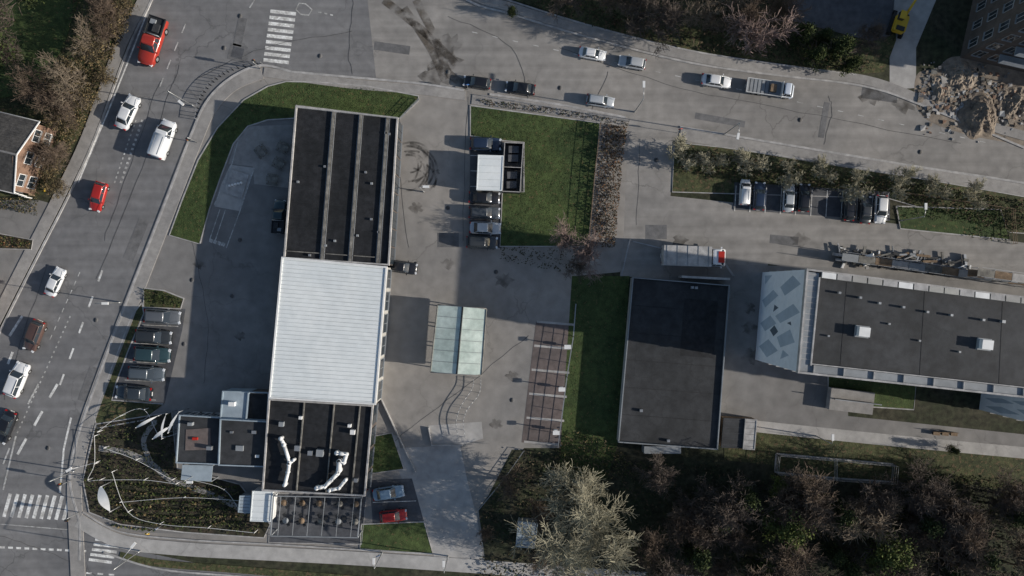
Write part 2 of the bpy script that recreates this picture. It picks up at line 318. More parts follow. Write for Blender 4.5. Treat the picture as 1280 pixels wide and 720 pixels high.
dash(mb,(398,15),(420,20),3,.5,.18,M_faded); line(mb,[(318,0),(312,10)],.18,M_faded)
dash(mb,(590,40),(1250,182),26,.28,.1,M_faded)
mb.done('road_marking')
mb=MB()
for i in range(9):
    y=14+i*7.6; line(mb,[(338-i*1.1,y),(370-i*1.1,y+3.5)],.48,M_white)
mb.done('zebra_crossing')
mb=MB()
for i in range(9):
    x=8+i*9.3; line(mb,[(x+5,617+i*.4),(x-3,646+i*.5)],.5)
mb.done('zebra_crossing')
mb=MB()
for i in range(5): line(mb,[(119+i*-2,674+i*6.3),(152-i*3,677+i*6.5)],.4)
mb.done('zebra_crossing')
mb=MB()
for i in range(6):
    y=385+i*23; x=[232,228,216,212,206,200][i]; line(mb,[(x-5,y),(x-50,y-2)],.08,M_faded,.034)
for i in range(8): line(mb,[(588,175+i*19.3),(627,176+i*19.3)],.08,M_white,.034)
for i in range(11): line(mb,[(920+i*19,232+i*1),(918+i*19,264+i*1.2)],.1,M_white,.09)
for i in range(6): line(mb,[(671-i*3.2,402+i*30),(718-i*3.2,406+i*30)],.3,M_conc,.034)
line(mb,[(466,628),(520,626)],.08,M_white,.034)
for a in ([(262,300),(275,262)],[(268,304),(282,262)],[(300,166),(290,205),(268,256)],[(318,210),(300,264),(283,310)]): line(mb,a,.12,M_faded,.034)
for i in range(4): line(mb,[(262+i*5,300+i*1.5),(266+i*5,302+i*1.5)],.5,M_faded,.035)
mb.done('bay_marking')
mb=MB()
for x,y in [(247,183),(120,400),(280,60),(400,70),(820,200),(560,90),(1000,150),(60,560),(700,110),(1150,190),(30,350),(300,20),(240,350),(290,370),(520,330),(560,260),(640,500),(620,340),(230,430),(300,300)]:
    c=P(x,y); mb.tube((c.x,c.y,.03),(c.x,c.y,.042),.33,.33,M_patch,12); mb.tube((c.x,c.y,.042),(c.x,c.y,.046),.24,.24,M_tar,12)
mb.done('drain_cover')
# ------------------------------------------------------------ buildings
def lerp(a,b,t): return a+(b-a)*t
def quadpt(c,u,v): return lerp(lerp(c[0],c[1],u),lerp(c[3],c[2],u),v)
def parapet(mb,c,z,h,w,m):
    for i in range(4):
        a,b=c[i],c[(i+1)%4]; d=(b-a).normalized()*(w/2)*(1 if i%2==0 else -1)
        mb.ribbon([a-d,b+d],w,z-.2,z+h,m)
def windows(mb,a,b,z0,z1,nc,nr,wf=.55,hf=.5,frame=None,glass=None):
    a=Vector((a[0],a[1],0));b=Vector((b[0],b[1],0)); d=(b-a); L_=d.length; d.normalize(); n=Vector((d.y,-d.x,0))
    rot=math.atan2(d.y,d.x); fr=frame or M_wpaint
    for r in range(nr):
        fh=(z1-z0)/nr; zc=z0+fh*(r+.52)
        for i in range(nc):
            c=a+d*(L_*(i+.5)/nc); w=L_/nc*wf; h=fh*hf
            mb.box((c+n*.02+Vector((0,0,zc)))[:],(w+.16,.08,h+.16),fr,rot)
            mb.box((c+n*.05+Vector((0,0,zc)))[:],(w,.08,h),glass or M_glass,rot)
            mb.box((c+n*.08+Vector((0,0,zc)))[:],(.06,.06,h),fr,rot)
            mb.box((c+n*.1+Vector((0,0,zc-h/2-.12)))[:],(w+.2,.2,.06),M_grey if frame else M_kerb,rot)
def walls_windows(mb,c,z0,z1,spec,**k):
    for i,(nc,nr) in enumerate(spec):
        if nc: windows(mb,c[(i+1)%4],c[i],z0,z1,nc,nr,**k)
def quadbox(px,z,wallm,roofm,spec=None,par=.3,pw=.25,pm=None,**k):
    c=[P(a,b,z) for a,b in px]; mb=MB(); mb.prism(c,0,z,wallm,roofm)
    if par: parapet(mb,c,z,par,pw,pm or wallm)
    if spec: walls_windows(mb,c,0.3,z-.3,spec,**k)
    return mb,c
ZA=4.4
mb,c=quadbox([(371,134),(497,148),(486,331),(356,322)],ZA,M_dkwall,M_blk,[(5,1),(8,1),(0,0),(8,1)],par=.35,pw=.2,pm=M_kerb,wf=.86,hf=.8,frame=M_dk)
for u in (.37,.64,.905):
    a,b=quadpt(c,u,0.0),quadpt(c,u-.012,1.0); mb.ribbon([a,b],.32,ZA,ZA+.3,M_beam)
    for w in (-.26,.26): mb.ribbon([a+Vector((w,0,0)),b+Vector((w,0,0))],.06,ZA,ZA+.2,M_steel)
for u0,u1 in((.02,.35),(.39,.62),(.66,.885)):
    for j in range(12):
        v=(j+.5)/12; a,b=quadpt(c,u0,v),quadpt(c,u1,v); mb.ribbon([a,b],.035,ZA,ZA+.03,M_dk)
    a,b=quadpt(c,u0,.955),quadpt(c,u1,.955); mb.ribbon([a,b],.12,ZA,ZA+.2,M_beam)
for i in range(12):
    q=quadpt(c,random.uniform(.05,.95),random.choice([random.uniform(.85,.98),random.uniform(.1,.9)]))
    mb.box((q.x,q.y,ZA+.15),(.28,.28,.3),random.choice([M_steel,M_grey,M_dk]))
mb.done('exhibition_hall')
ZB=4.8
mb,c=quadbox([(353,322),(483,334),(469,505),(337,497)],ZB,M_wall,M_wr,[(0,0),(6,1),(0,0),(6,1)],par=.12,pw=.22,pm=M_wpaint,wf=.8,hf=.5,frame=M_grey)
for j in range(34):
    v=(j+.5)/34; mb.ribbon([quadpt(c,.012,v),quadpt(c,.988,v)],.05,ZB,ZB+.06,M_wseam)
mb.done('white_roof_hall')
ZC=4.0
mb,c=quadbox([(337,499),(466,507),(456,619),(329,612)],ZC,M_dkwall,M_blk,[(0,0),(4,1),(5,1),(4,1)],par=.3,pw=.2,pm=M_kerb,wf=.8,hf=.7,frame=M_dk)
for u in (.34,.63,.88): mb.ribbon([quadpt(c,u,0),quadpt(c,u-.01,1)],.16,ZC,ZC+.22,M_beam)
for u0,u1 in((.02,.32),(.36,.61),(.65,.86)):
    for j in range(6):
        v=(j+.5)/6; mb.ribbon([quadpt(c,u0,v),quadpt(c,u1,v)],.035,ZC,ZC+.03,M_dk)
def duct(pts,r):
    q=[P(a,b,ZC+.7) for a,b in pts]
    mb.path(q,r,M_wpaint,10)
    for p in q: mb.tube(p-Vector((0,0,.25)),p+Vector((0,0,.25)),r*1.08,r*1.08,M_wpaint,10)
    for p in (q[0],q[-1]): mb.tube((p.x,p.y,ZC),(p.x,p.y,ZC+.8),r,r,M_wpaint,10)
duct([(351,548),(355,556),(362,578),(360,590),(356,606)],.24)
duct([(367,575),(361,580)],.2)
duct([(421,566),(433,568),(430,578),(424,577),(422,592),(414,600),(406,608),(396,610)],.27)
duct([(432,600),(424,610),(412,613)],.22); duct([(424,577),(424,588)],.33)
for x,y,s,m in [(372,560,.7,M_steel),(441,540,.6,M_wpaint),(400,566,.9,M_grey),(388,566,.6,M_steel),(352,530,.6,M_grey),(437,532,.4,M_wpaint),(445,600,.5,M_steel),(376,522,.4,M_wpaint)]:
    p=P(x,y,ZC+.3); mb.box((p.x,p.y,ZC+.3),(s,s,.6),m,-.08)
mb.done('service_hall')
mb=MB(); c=[P(342,620,2.8),P(452,622,2.8),P(447,672,2.8),P(338,670,2.8)]
for i in range(4):
    mb.ribbon([c[i],c[(i+1)%4]],.14,2.7,2.85,M_grey); mb.box((c[i].x,c[i].y,1.4),(.14,.14,2.8),M_grey)
for i in range(6): mb.ribbon([quadpt(c,(i+.5)/6,0),quadpt(c,(i+.5)/6,1)],.05,2.74,2.84,M_grey)
for i in range(5):
    for j in range(2):
        p=quadpt(c,.1+i*.2+random.uniform(-.03,.03),.28+j*.45); tm=random.choice([M_wood,M_grey,M_wood,M_beam]); mb.tube((p.x,p.y,.7),(p.x,p.y,.75),.42,.42,tm,12); mb.tube((p.x,p.y,.1),(p.x,p.y,.7),.05,.05,M_dk)
        for a in range(4):
            x,y=p.x+.75*math.cos(a*1.57+.4),p.y+.75*math.sin(a*1.57+.4); mb.box((x,y,.42),(.4,.4,.06),M_dk,a*1.57+.4)
            for s1 in(-.17,.17): mb.box((x+s1,y+s1,.2),(.04,.04,.4),M_dk)
mb.done('terrace_pergola')
slab('terrace',[(338,616),(458,618),(452,680),(336,678)],M_bay,.06,kerb=.12)
mb=MB()
def blk(px,z,wm,rm,par=.2,pm=None):
    c=[P(a,b,z) for a,b in px]; mb.prism(c,0,z,wm,rm); parapet(mb,c,z,par,.15,pm or M_bgrey); return c
c=blk([(276,524),(334,527),(331,583),(274,581)],3.6,M_dkwall,M_blk2)
c2=blk([(279,489),(311,490),(308,524),(276,523)],3.2,M_bgrey,M_bgrey)
c4=blk([(312,490),(336,491),(334,525),(309,524)],3.0,M_dkwall,M_blk)
c3=blk([(225,519),(276,522),(273,580),(221,578)],3.1,M_dkwall,M_blk2)
walls_windows(mb,c3,.3,3,[(3,1),(0,0),(3,1),(3,1)],wf=.7,hf=.6)
walls_windows(mb,c,.3,3.3,[(0,0),(0,0),(3,1),(0,0)],wf=.7,hf=.6)
q=[P(a,b,2.5) for a,b in[(228,581),(266,582),(264,602),(226,600)]]; mb.prism(q,2.42,2.5,M_bgrey,bottom=True)
for p in q: mb.box((p.x,p.y,1.2),(.1,.1,2.4),M_grey)
for x,y,s,m in [(238,530,.6,M_grey),(262,560,.7,M_steel),(290,505,.8,M_wpaint),(300,560,1,M_grey),(318,540,.6,M_steel),(322,570,.5,M_wpaint),(290,540,.4,M_steel)]:
    p=P(x,y,3.6); mb.box((p.x,p.y,3.5),(s,s*.7,.7),m,-.05)
p=P(248,550,3.2); mb.prism([(p.x-1.8,p.y-1.4),(p.x+1.6,p.y-1.3),(p.x+1.6,p.y+1.6),(p.x-1.7,p.y+1.4)],3.1,3.16,M_brick); mb.box((p.x-.4,p.y+.2,3.3),(.7,.35,.25),M_redp)
mb.done('cafe_building')
def shed(name,px,z,wm,rm):
    mb,c=quadbox(px,z,wm,rm,par=.06,pw=.12,pm=rm)
    a,b=c[3],c[2]; m_=(a+b)/2; rot=math.atan2((b-a).y,(b-a).x)
    mb.box((m_.x,m_.y-.03,1.0),(.9,.1,2.0),M_dk,rot)
    for j in range(5):
        v=(j+.5)/5; mb.ribbon([quadpt(c,.03,v),quadpt(c,.97,v)],.03,z,z+.04,M_wseam if rm is M_wr else M_bay)
    return mb.done(name)
shed('garden_shed',[(316,614),(341,615),(338,652),(313,651)],2.4,M_wpaint,M_wr)
shed('garden_shed',[(300,620),(313,620),(312,641),(298,640)],2.0,M_grey,M_bgrey)
shed('storage_shed',[(598,194),(629,195),(627,238),(596,237)],2.5,M_wall,M_wr)
shed('garden_shed',[(932,524),(946,525),(943,562),(929,561)],2.2,M_wood,M_kerb)
shed('garden_shed',[(905,523),(931,524),(928,560),(902,559)],2.0,M_wood,M_blk2)
shed('garden_shed',[(648,652),(672,654),(668,685),(645,683)],2.0,M_wall,M_bgrey)
mb=MB(); c=[P(a,b,1.8) for a,b in[(631,178),(654,179),(650,240),(628,239)]]
for i in range(4): mb.ribbon([c[i],c[(i+1)%4]],.1,0,1.8,M_dk,M_kerb)
mb.ribbon([quadpt(c,0,.5),quadpt(c,1,.5)],.08,0,1.803,M_dk,M_kerb)
for v in(.12,.3,.65,.85):
    p=quadpt(c,.5,v); mb.box((p.x,p.y,.65),(1.3,.9,1.1),M_dk); mb.box((p.x,p.y,1.24),(1.36,.96,.08),M_bay)
mb.done('bin_enclosure')
mb=MB(); z=3.0; c=[P(a,b,z) for a,b in[(547,381),(608,386),(602,469),(538,465)]]
rid0,rid1=quadpt(c,.52,0)+Vector((0,0,.45)),quadpt(c,.52,1)+Vector((0,0,.45))
mb.add([c[0],rid0,rid1,c[3]],[(0,3,2,1)],M_pglass); mb.add([rid0,c[1],c[2],rid1],[(0,3,2,1)],M_pglass)
up=Vector((0,0,.03))
for v in [i/6 for i in range(7)]:
    for q0,q1 in((quadpt(c,0,v),lerp(rid0,rid1,v)),(lerp(rid0,rid1,v),quadpt(c,1,v))): mb.tube(q0+up,q1+up,.03,.03,M_steel,4)
mb.tube(rid0+up,rid1+up,.12,.12,M_dk,6)
for i in range(4): mb.tube(c[i]+up,c[(i+1)%4]+up,.09,.09,M_beam,5)
for v in(.03,.35,.65,.97):
    for u in(.05,.95):
        p=quadpt(c,u,v); mb.box((p.x,p.y,1.5),(.14,.14,3.0),M_grey)
mb.done('glass_pavilion')
mb=MB()
for l in ([(592,474),(590,486),(576,508),(570,528),(573,548)],[(601,474),(599,492),(584,512),(579,528),(582,548)]):
    q=[P(a,b,.9) for a,b in smooth(l,4)]; mb.path(q,.04,M_steel,5)
    for p in q[::2]: mb.tube((p.x,p.y,0),(p.x,p.y,.9),.03,.03,M_steel,5)
mb.done('handrail')
mb=MB()
for l in ([(472,488),(487,520),(500,548),(520,590)],[(536,534),(540,556),(578,556)]): mb.ribbon([P(a,b) for a,b in l],.12,0,.45,M_kerb)
mb.done('low_wall')
mb,c=quadbox([(791,347),(911,357),(896,561),(773,552)],1.8,M_wall,M_blk2,par=.35,pw=.14,pm=M_grey)
for (u0,v0,u1,v1) in((.55,.1,.9,.45),(.1,.2,.45,.6)):
    mb.prism([quadpt(c,u0,v0),quadpt(c,u1,v0),quadpt(c,u1,v1),quadpt(c,u0,v1)],1.8,1.806,M_blk,M_blk if u0>.2 else M_blk2)
for i in range(5): mb.ribbon([quadpt(c,0.02,(i+1)/6),quadpt(c,.98,(i+1)/6)],.05,1.8,1.825,M_blk)
for u,v in((.62,.03),(.66,.03),(.5,.97),(.2,.8)):
    p=quadpt(c,u,v); mb.box((p.x,p.y,2.0),(.4,.35,.4),M_steel)
mb.ribbon([quadpt(c,0.5,-.03),quadpt(c,1.0,-.04)],.3,0,2.2,M_kerb)
p=quadpt(c,.45,1.03); mb.box((p.x,p.y,1.0),(5,1,2),M_grey)
mb.done('garage_block')
# ------------- apartment block
ZR=15.0
mb=MB(); px=[(1008,337),(1520,403),(1520,522),(997,465)]; c=[P(a,b,ZR) for a,b in px]
mb.prism(c,0,ZR,M_wall,M_blk2)
mb.prism([quadpt(c,0.003,.02),quadpt(c,.03,.02),quadpt(c,.027,.9),quadpt(c,0.003,.97)],ZR,ZR+.25,M_grey,M_grey)
for j in range(16):
    v=.04+j*.055; mb.ribbon([quadpt(c,0.004,v),quadpt(c,.028,v)],.06,ZR+.25,ZR+.3,M_kerb)
parapet(mb,c,ZR,.4,.22,M_kerb)
mb.ribbon([quadpt(c,.03,.06),quadpt(c,.027,.92)],.18,ZR,ZR+.45,M_kerb)
mb.ribbon([quadpt(c,.027,.905),quadpt(c,1,.905)],.12,ZR,ZR+.38,M_kerb)
mb.prism([quadpt(c,.002,.915),quadpt(c,1,.915),quadpt(c,1,.992),quadpt(c,.002,.992)],ZR,ZR+.12,M_bay,M_grey)
for i in range(14): mb.ribbon([quadpt(c,(i+.5)/14,.915),quadpt(c,(i+.5)/14,.995)],.1,ZR+.1,ZR+.35,M_kerb)
for i in range(26):
    u=.035+i*.0372; mb.prism([quadpt(c,u,.006),quadpt(c,u+.034,.006),quadpt(c,u+.034,.062),quadpt(c,u,.062)],ZR,ZR+.5,M_wall,[M_wpaint,M_kerb,M_grey,M_kerb,M_wall][(i*i)%5])
for i in range(5): mb.ribbon([quadpt(c,.1+i*.19,.07),quadpt(c,.1+i*.19,.9)],.05,ZR,ZR+.02,M_blk)
for x,y,s,m,h in [(1081,415,1.3,M_wpaint,.9),(1235,431,1.3,M_wpaint,.9),(1050,366,.3,M_steel,.5),(1076,372,.3,M_steel,.5),(1100,379,.3,M_steel,.4),(1130,384,.3,M_steel,.5),(1160,390,.3,M_steel,.4),(1190,394,.3,M_steel,.5),(1230,400,.3,M_steel,.5),(1255,402,.4,M_steel,.5),(1112,405,.25,M_steel,.3),(1150,426,.25,M_steel,.3),(1200,440,.25,M_steel,.3),(1036,420,.25,M_steel,.3)]:
    p=P(x,y,ZR+h); mb.box((p.x,p.y,ZR+h/2+.02),(s,s*.85,h),m,-.12)
    if s>1: mb.box((p.x,p.y,ZR+.15),(s+.3,s*.85+.3,.3),M_grey,-.12)
windows(mb,c[1],c[0],1,ZR-.5,24,5); windows(mb,c[3],c[2],1,ZR-.5,24,5)
wa,wb=c[3],c[0]; wa=Vector((wa.x,wa.y,0)); wb=Vector((wb.x,wb.y,0)); d=wb-wa; dn=d.normalized(); nn=Vector((-dn.y,dn.x,0))
def mural(mb,wa,d,nn,hh,polys):
    def q(u,v,o): return wa+d*u+nn*o+Vector((0,0,hh*v))
    mb.add([q(0,0,.03),q(0,1,.03),q(1,1,.03),q(1,0,.03)],[(0,1,2,3)],M_mural)
    for pl,m,o in polys: mb.add([q(u,v,o) for u,v in pl],[tuple(range(len(pl)))],m)
pol=[([(.06,.3),(.16,.55),(.26,.3),(.16,.08)],M_mural2,.036),([(.2,.6),(.28,.9),(.4,.78),(.3,.5)],M_mural2,.038),([(.34,.2),(.44,.46),(.52,.3),(.42,.06)],M_mural2,.036),
([(.45,.55),(.58,.95),(.66,.8),(.52,.42)],M_mural2,.038),([(.6,.15),(.74,.45),(.8,.32),(.68,.06)],M_mural2,.036),([(.74,.6),(.86,.92),(.95,.74),(.83,.48)],M_mural2,.038),
([(.3,.42),(.36,.52),(.42,.42),(.36,.32)],M_mural3,.044),([(.56,.36),(.61,.48),(.64,.38)],M_mural3,.044),([(.08,.62),(.14,.8),(.18,.66)],M_mural2,.044),([(.86,.1),(.96,.26),(.96,.08)],M_mural2,.046),([(.46,.7),(.48,.78),(.44,.8)],M_mural3,.046)]
mural(mb,wa,d,nn,ZR,pol)
mb.done('apartment_block')
mb=MB(); B=[P(1229,474),P(1500,505),P(1500,545),P(1224,512)]; mb.prism(B,0,ZR-.4,M_wall,M_blk2); parapet(mb,B,ZR-.4,.3,.3,M_kerb)
wa,wb=B[3].copy(),B[0].copy(); d=wb-wa; dn=d.normalized(); nn=Vector((-dn.y,dn.x,0)); mural(mb,wa,d,nn,ZR-.4,pol[:6])
windows(mb,B[3],B[2],1,ZR-1,12,5)
mb.done('apartment_wing')
mb=MB(); mb.box((*P(1060,500)[:2],.6),(6,3,1.2),M_kerb,-.12,M_pave); mb.box((*P(1065,500)[:2],1.5),(6.4,.1,.9),M_steel,-.12); mb.done('entrance_ramp')
for i in range(3):
    mb=MB(); mb.box((0,0,.45),(.9,.5,.08),M_wood,-.1); mb.box((0,.25,.7),(.9,.06,.35),M_wood,-.1)
    for s in(-.35,.35): mb.box((s,0,.2),(.06,.4,.4),M_dk,-.1)
    p=P(1168+i*11,541+i*.4); mb.done('garden_bench',(p.x,p.y,.06))
mb=MB(); B=[P(1225,-40),P(1420,0),P(1400,118),P(1200,72)]; mb.prism(B,0,17,M_dkwall,M_blk2); parapet(mb,B,17,.5,.3,M_kerb)
windows(mb,B[3],B[2],1,16.5,10,5,.5,.5,frame=M_kerb); windows(mb,B[0],B[3],1,16.5,5,5,.4,.5,frame=M_kerb)
for r in range(4):
    a,b=B[3],B[2]; dd=(b-a).normalized(); out=Vector((dd.y,-dd.x,0))
    for t in(.14,.42,.7):
        mb.ribbon([lerp(a,b,t)+out*.6,lerp(a,b,t+.16)+out*.6],1.2,3.6+r*3.1,3.75+r*3.1,M_bgrey); mb.ribbon([lerp(a,b,t)+out*1.2,lerp(a,b,t+.16)+out*1.2],.06,3.75+r*3.1,4.7+r*3.1,M_wpaint)
mb.done('brick_apartment_building')
def house(name,px,eave,rise,wm,rm):
    c=[P(a,b,eave) for a,b in px]; mb=MB()
    cen=sum(c,Vector())/4; wc=[cen+(p-cen)*.93 for p in c]
    mb.prism(wc,0,eave-.05,wm)
    up=Vector((0,0,rise)); r0=lerp(c[0],c[3],.5)+up; r1=lerp(c[1],c[2],.5)+up; t=Vector((0,0,.15))
    mb.add([c[0],c[1],r1,r0],[(0,3,2,1),],rm); mb.add([c[3],r0,r1,c[2]],[(0,3,2,1)],rm)
    mb.add([wc[1],wc[2],r1-t*.5+ (wc[1]-c[1])],[(0,2,1)],wm); mb.add([wc[0],wc[3],r0-t*.5],[(0,1,2)],wm)
    for a,b in((c[0],r0),(r0,c[3]),(c[1],r1),(r1,c[2])): mb.tube(a+t*.3,b+t*.3,.09,.09,M_wpaint,4)
    mb.tube(r0,r1,.14,.14,M_bay,6)
    for a,b in((c[0],c[1]),(c[3],c[2])): mb.tube(a,b,.08,.08,M_steel,5)
    for i in range(1,16):
        v=i/16; mb.tube(lerp(c[0],r0,v)+t*.12,lerp(c[1],r1,v)+t*.12,.02,.02,M_slate,3); mb.tube(lerp(c[3],r0,v)+t*.12,lerp(c[2],r1,v)+t*.12,.02,.02,M_slate,3)
    windows(mb,wc[2],wc[1],.3,eave,3,2,.5,.5); windows(mb,wc[3],wc[2],.3,eave,4,2,.4,.45)
    ch=lerp(r0,r1,.6); mb.box((ch.x,ch.y,ch.z+.2),(.7,.6,1.6),M_bwall); mb.box((ch.x,ch.y,ch.z+1.03),(.8,.7,.08),M_kerb)
    mb.done(name)
house('brick_house',[(-90,118),(50,152),(18,242),(-122,208)],4.6,2.0,M_bwall,M_slate)
mb=MB(); B=[P(a,b,2.2) for a,b in[(18,205),(40,212),(28,246),(6,238)]]
for i in range(6):
    p=quadpt(B,(i+.5)/6,1); mb.box((p.x,p.y,.7),(.25,.12,1.4),M_wpaint)
for i in range(7):
    p=quadpt(B,1,(i)/7); mb.box((p.x,p.y,.6),(.12,.35,1.2),M_wood,.3)
mb.done('garden_fence')
house('brick_house',[(-90,330),(-22,345),(-40,410),(-110,395)],3.5,2,M_bwall,M_slate)
# ------------------------------------------------------------ vegetation
def leaf_obj(name,cen,size,m,mats=None,extra=None,flat=.5):
    n=len(cen); s=size*(.6+.8*RNG.random(n))[:,None]
    a=RNG.normal(size=(n,3)); a[:,2]*=flat; a/=np.linalg.norm(a,axis=1)[:,None]
    b=RNG.normal(size=(n,3)); b[:,2]*=flat; b-=a*(a*b).sum(1)[:,None]; b/=np.linalg.norm(b,axis=1)[:,None]
    v=np.stack([cen-a*s*.5,cen-b*s*.3,cen+a*s*.5,cen+b*s*.3],1).reshape(-1,3)
    f=np.arange(n*4).reshape(-1,4)
    mi=np.zeros(n,int) if mats is None else RNG.integers(0,len(mats),n)
    ml=[m] if mats is None else mats
    if extra:
        ev,ef,em=extra; f2=(np.array(ef)+len(v)).tolist()
        v=np.vstack([v,ev]); fl=f.tolist()+f2; mi=np.concatenate([mi,np.full(len(ef),len(ml))]); ml=ml+[em]
    else: fl=f.tolist()
    me=bpy.data.meshes.new(name); me.from_pydata(v.tolist(),[],fl)
    for x in ml: me.materials.append(x)
    me.polygons.foreach_set('material_index',mi.astype(np.int32)); me.update()
    return me
def segmesh(segs):
    A=np.array([[*s[0],*s[1],s[2],s[3]] for s in segs]); p0=A[:,:3];p1=A[:,3:6];r0=A[:,6:7];r1=A[:,7:8]
    d=p1-p0; d/=np.linalg.norm(d,axis=1)[:,None]+1e-9
    ref=np.where(np.abs(d[:,2:3])>.9,np.array([[1,0,0]]),np.array([[0,0,1]])); a=np.cross(d,ref); a/=np.linalg.norm(a,axis=1)[:,None]; b=np.cross(d,a)
    vs=[]
    for p,r in((p0,r0),(p1,r1)):
        for t in(0,2.094,4.189): vs.append(p+(a*math.cos(t)+b*math.sin(t))*r)
    v=np.stack(vs,1).reshape(-1,3); n=len(segs); o=(np.arange(n)*6)[:,None]
    f=np.concatenate([o+np.array([[i,(i+1)%3,(i+1)%3+3,i+3]]) for i in range(3)])
    return v,f
def grow(segs,p,d,L,r,lev,mx,nc,rnd,upw,minr):
    n=4 if lev<2 else 3
    for i in range(n):
        d=(d+Vector((rnd.gauss(0,.13),rnd.gauss(0,.13),rnd.gauss(0,.1)+upw))).normalized()
        q=p+d*(L/n); r2=max(minr,r*.8); segs.append((p[:],q[:],r,r2)); p=q; r=r2
        if lev<mx and i>=(1 if lev==0 else 0):
            k=nc if lev>0 else nc+1
            k=max(1,round(k/ (n-1 if lev==0 else n)+rnd.uniform(-.3,.5)))
            for _ in range(k):
                t=d.orthogonal().normalized(); t.rotate(Quaternion(d,rnd.uniform(0,6.283)))
                ang=rnd.uniform(.5,1.0); nd=(d*math.cos(ang)+t*math.sin(ang)).normalized()
                grow(segs,p,nd,L*rnd.uniform(.5,.72),max(minr,r*.6),lev+1,mx,nc,rnd,upw,minr)
def bare_tree(hgt,seed,mx=4,nc=6,minr=.018,upw=.06):
    rnd=random.Random(seed); s=[]; grow(s,Vector((0,0,0)),Vector((0,0,1)),hgt*.5,hgt*.022,0,mx,nc,rnd,upw,minr); return segmesh(s)
def mesh_from(name,v,f,m):
    me=bpy.data.meshes.new(name); me.from_pydata(v.tolist(),[],f.tolist()); me.materials.append(m); me.update(); return me
def leafy(name,h,rad,seed,mats,nclump=60,per=70,ls=.3,base=.2,conic=False):
    rng=np.random.default_rng(seed); cs=[]
    for i in range(nclump):
        z=base+(1-base)*rng.random()**(.8 if conic else 1)
        rr=rad*((1.02-z)**.8 if conic else math.sqrt(max(.05,1-((z-.55)/.5)**2)))
        a=rng.random()*6.283; q=rr*math.sqrt(rng.random())*(.6+.6*rng.random())
        c=np.array([q*math.cos(a),q*math.sin(a),z*h]); cr=rad*.2*(.6+rng.random())
        cs.append(c+rng.normal(size=(per,3))*cr*np.array([.6,.6,.4]))
    v,f=bare_tree(h*.95,seed,2,6,.04)
    return leaf_obj(name,np.vstack(cs),ls,None,mats,(v,f,M_bark3),flat=.7)
big=mesh_from('bare',*bare_tree(12,3,4,8,.02,.0),M_bark2)
bareM=[mesh_from('bareA',*bare_tree(7,11,4,5,.018),M_bark),mesh_from('bareB',*bare_tree(7,12,4,6,.018),M_bark3),mesh_from('bareC',*bare_tree(7,13,4,6,.018,.1),M_bark4),mesh_from('bareD',*bare_tree(7,14,4,5,.02),M_barkp),mesh_from('bareE',*bare_tree(7,15,4,6,.018),M_bark4),mesh_from('bareF',*bare_tree(6,18,4,5,.03,.02),M_bark2)]
def meshrad(me):
    a=np.empty(len(me.vertices)*3); me.vertices.foreach_get('co',a); a=a.reshape(-1,3); return np.percentile(np.hypot(a[:,0],a[:,1]),95)
RAD={me.name:meshrad(me) for me in bareM+[big]}
def tree(me,px,py,rpx,name='bare_tree'):
    sc=(rpx/S)/RAD[me.name]; p=P(px,py,min(7,4*sc))
    return place(name,me,(p.x,p.y,0),random.uniform(0,6.28),sc)
tree(big,735,622,78,'bare_deciduous_tree')
for x,y,r,k in [(712,302,25,3),(736,322,26,3),(722,330,18,1)]: tree(bareM[k],x,y,r,'bare_tree')
for x,y in [(858,198),(897,203),(945,206),(990,211),(1035,218),(1080,226),(1128,233),(1178,240),(1225,250)]:
    tree(bareM[5],x+random.uniform(-3,3),y,random.uniform(20,26),'bare_street_tree')
for x,y,r,k in [(830,15,38,1),(870,10,30,0),(915,25,34,4),(950,40,38,3),(975,20,30,4),(790,5,30,1),(760,-10,26,4),(905,-10,35,0),(700,-15,30,1),(1085,40,25,1)]: tree(bareM[k],x,y,r,'bare_tree')
for x,y,r,k in [(95,95,34,0),(72,110,30,2),(120,50,26,0),(150,10,24,2),(60,190,24,4),(110,15,30,2),(80,140,24,4),(45,100,26,4),(8,60,26,1),(-10,10,34,1),(130,25,24,2)]: tree(bareM[k],x,y,r,'bare_tree')
rr=random.Random(5)
for i in range(42):
    x=rr.uniform(830,1290); y=rr.uniform(615,740)
    tree(bareM[rr.choice([1,4,2,1,4,1,2,0])],x,y,rr.uniform(24,42),'bare_tree')
for x,y,r in [(640,600,22),(660,640,26),(690,700,26),(610,660,14),(850,640,36),(830,600,28),(800,690,30)]: tree(bareM[rr.choice([1,2,4])],x,y,r,'bare_tree')
lf=[leafy('lime',7,2.7,21,[F_lime,F_green,F_lime],60,60,.3),leafy('greenc',7,2.5,22,[F_green,F_dark],60,70,.3,conic=True),leafy('tanl',6,2.6,23,[F_tan,F_scrub,F_litter],50,40,.26),leafy('darkc',8,2.8,24,[F_dark,F_dark,F_green],60,70,.3,conic=True)]
def ltree(k,px,py,rpx,name):
    sc=(rpx/S)/2.6; p=P(px,py,4*sc); place(name,lf[k],(p.x,p.y,0),random.uniform(0,6.28),sc)
for x,y,r in [(985,660,26),(1005,625,22),(975,610,14),(1110,690,27),(1090,660,16),(820,708,15),(1130,712,18),(790,680,11),(1010,640,14)]: ltree(0,x,y,r,'evergreen_tree')
for x,y,r in [(1050,60,22),(1020,70,18),(1005,42,18),(1065,80,16),(1030,45,14),(900,650,20),(950,710,22),(1060,710,20)]: ltree(1,x,y,r,'conifer_tree')
for x,y,r in [(-20,60,34),(30,-16,24),(870,690,22),(930,620,20),(1045,640,22),(1150,650,22),(1215,690,24),(1262,640,22),(1180,712,20),(1040,690,16)]: ltree(3,x,y,r,'conifer_tree')
for x,y,r in [(118,62,18),(140,28,16),(100,120,18),(75,150,16),(150,0,16),(88,88,18),(62,208,15),(70,235,13),(52,185,12),(130,95,12),(60,120,16)]: ltree(2,x,y,r,'hedge_tree')
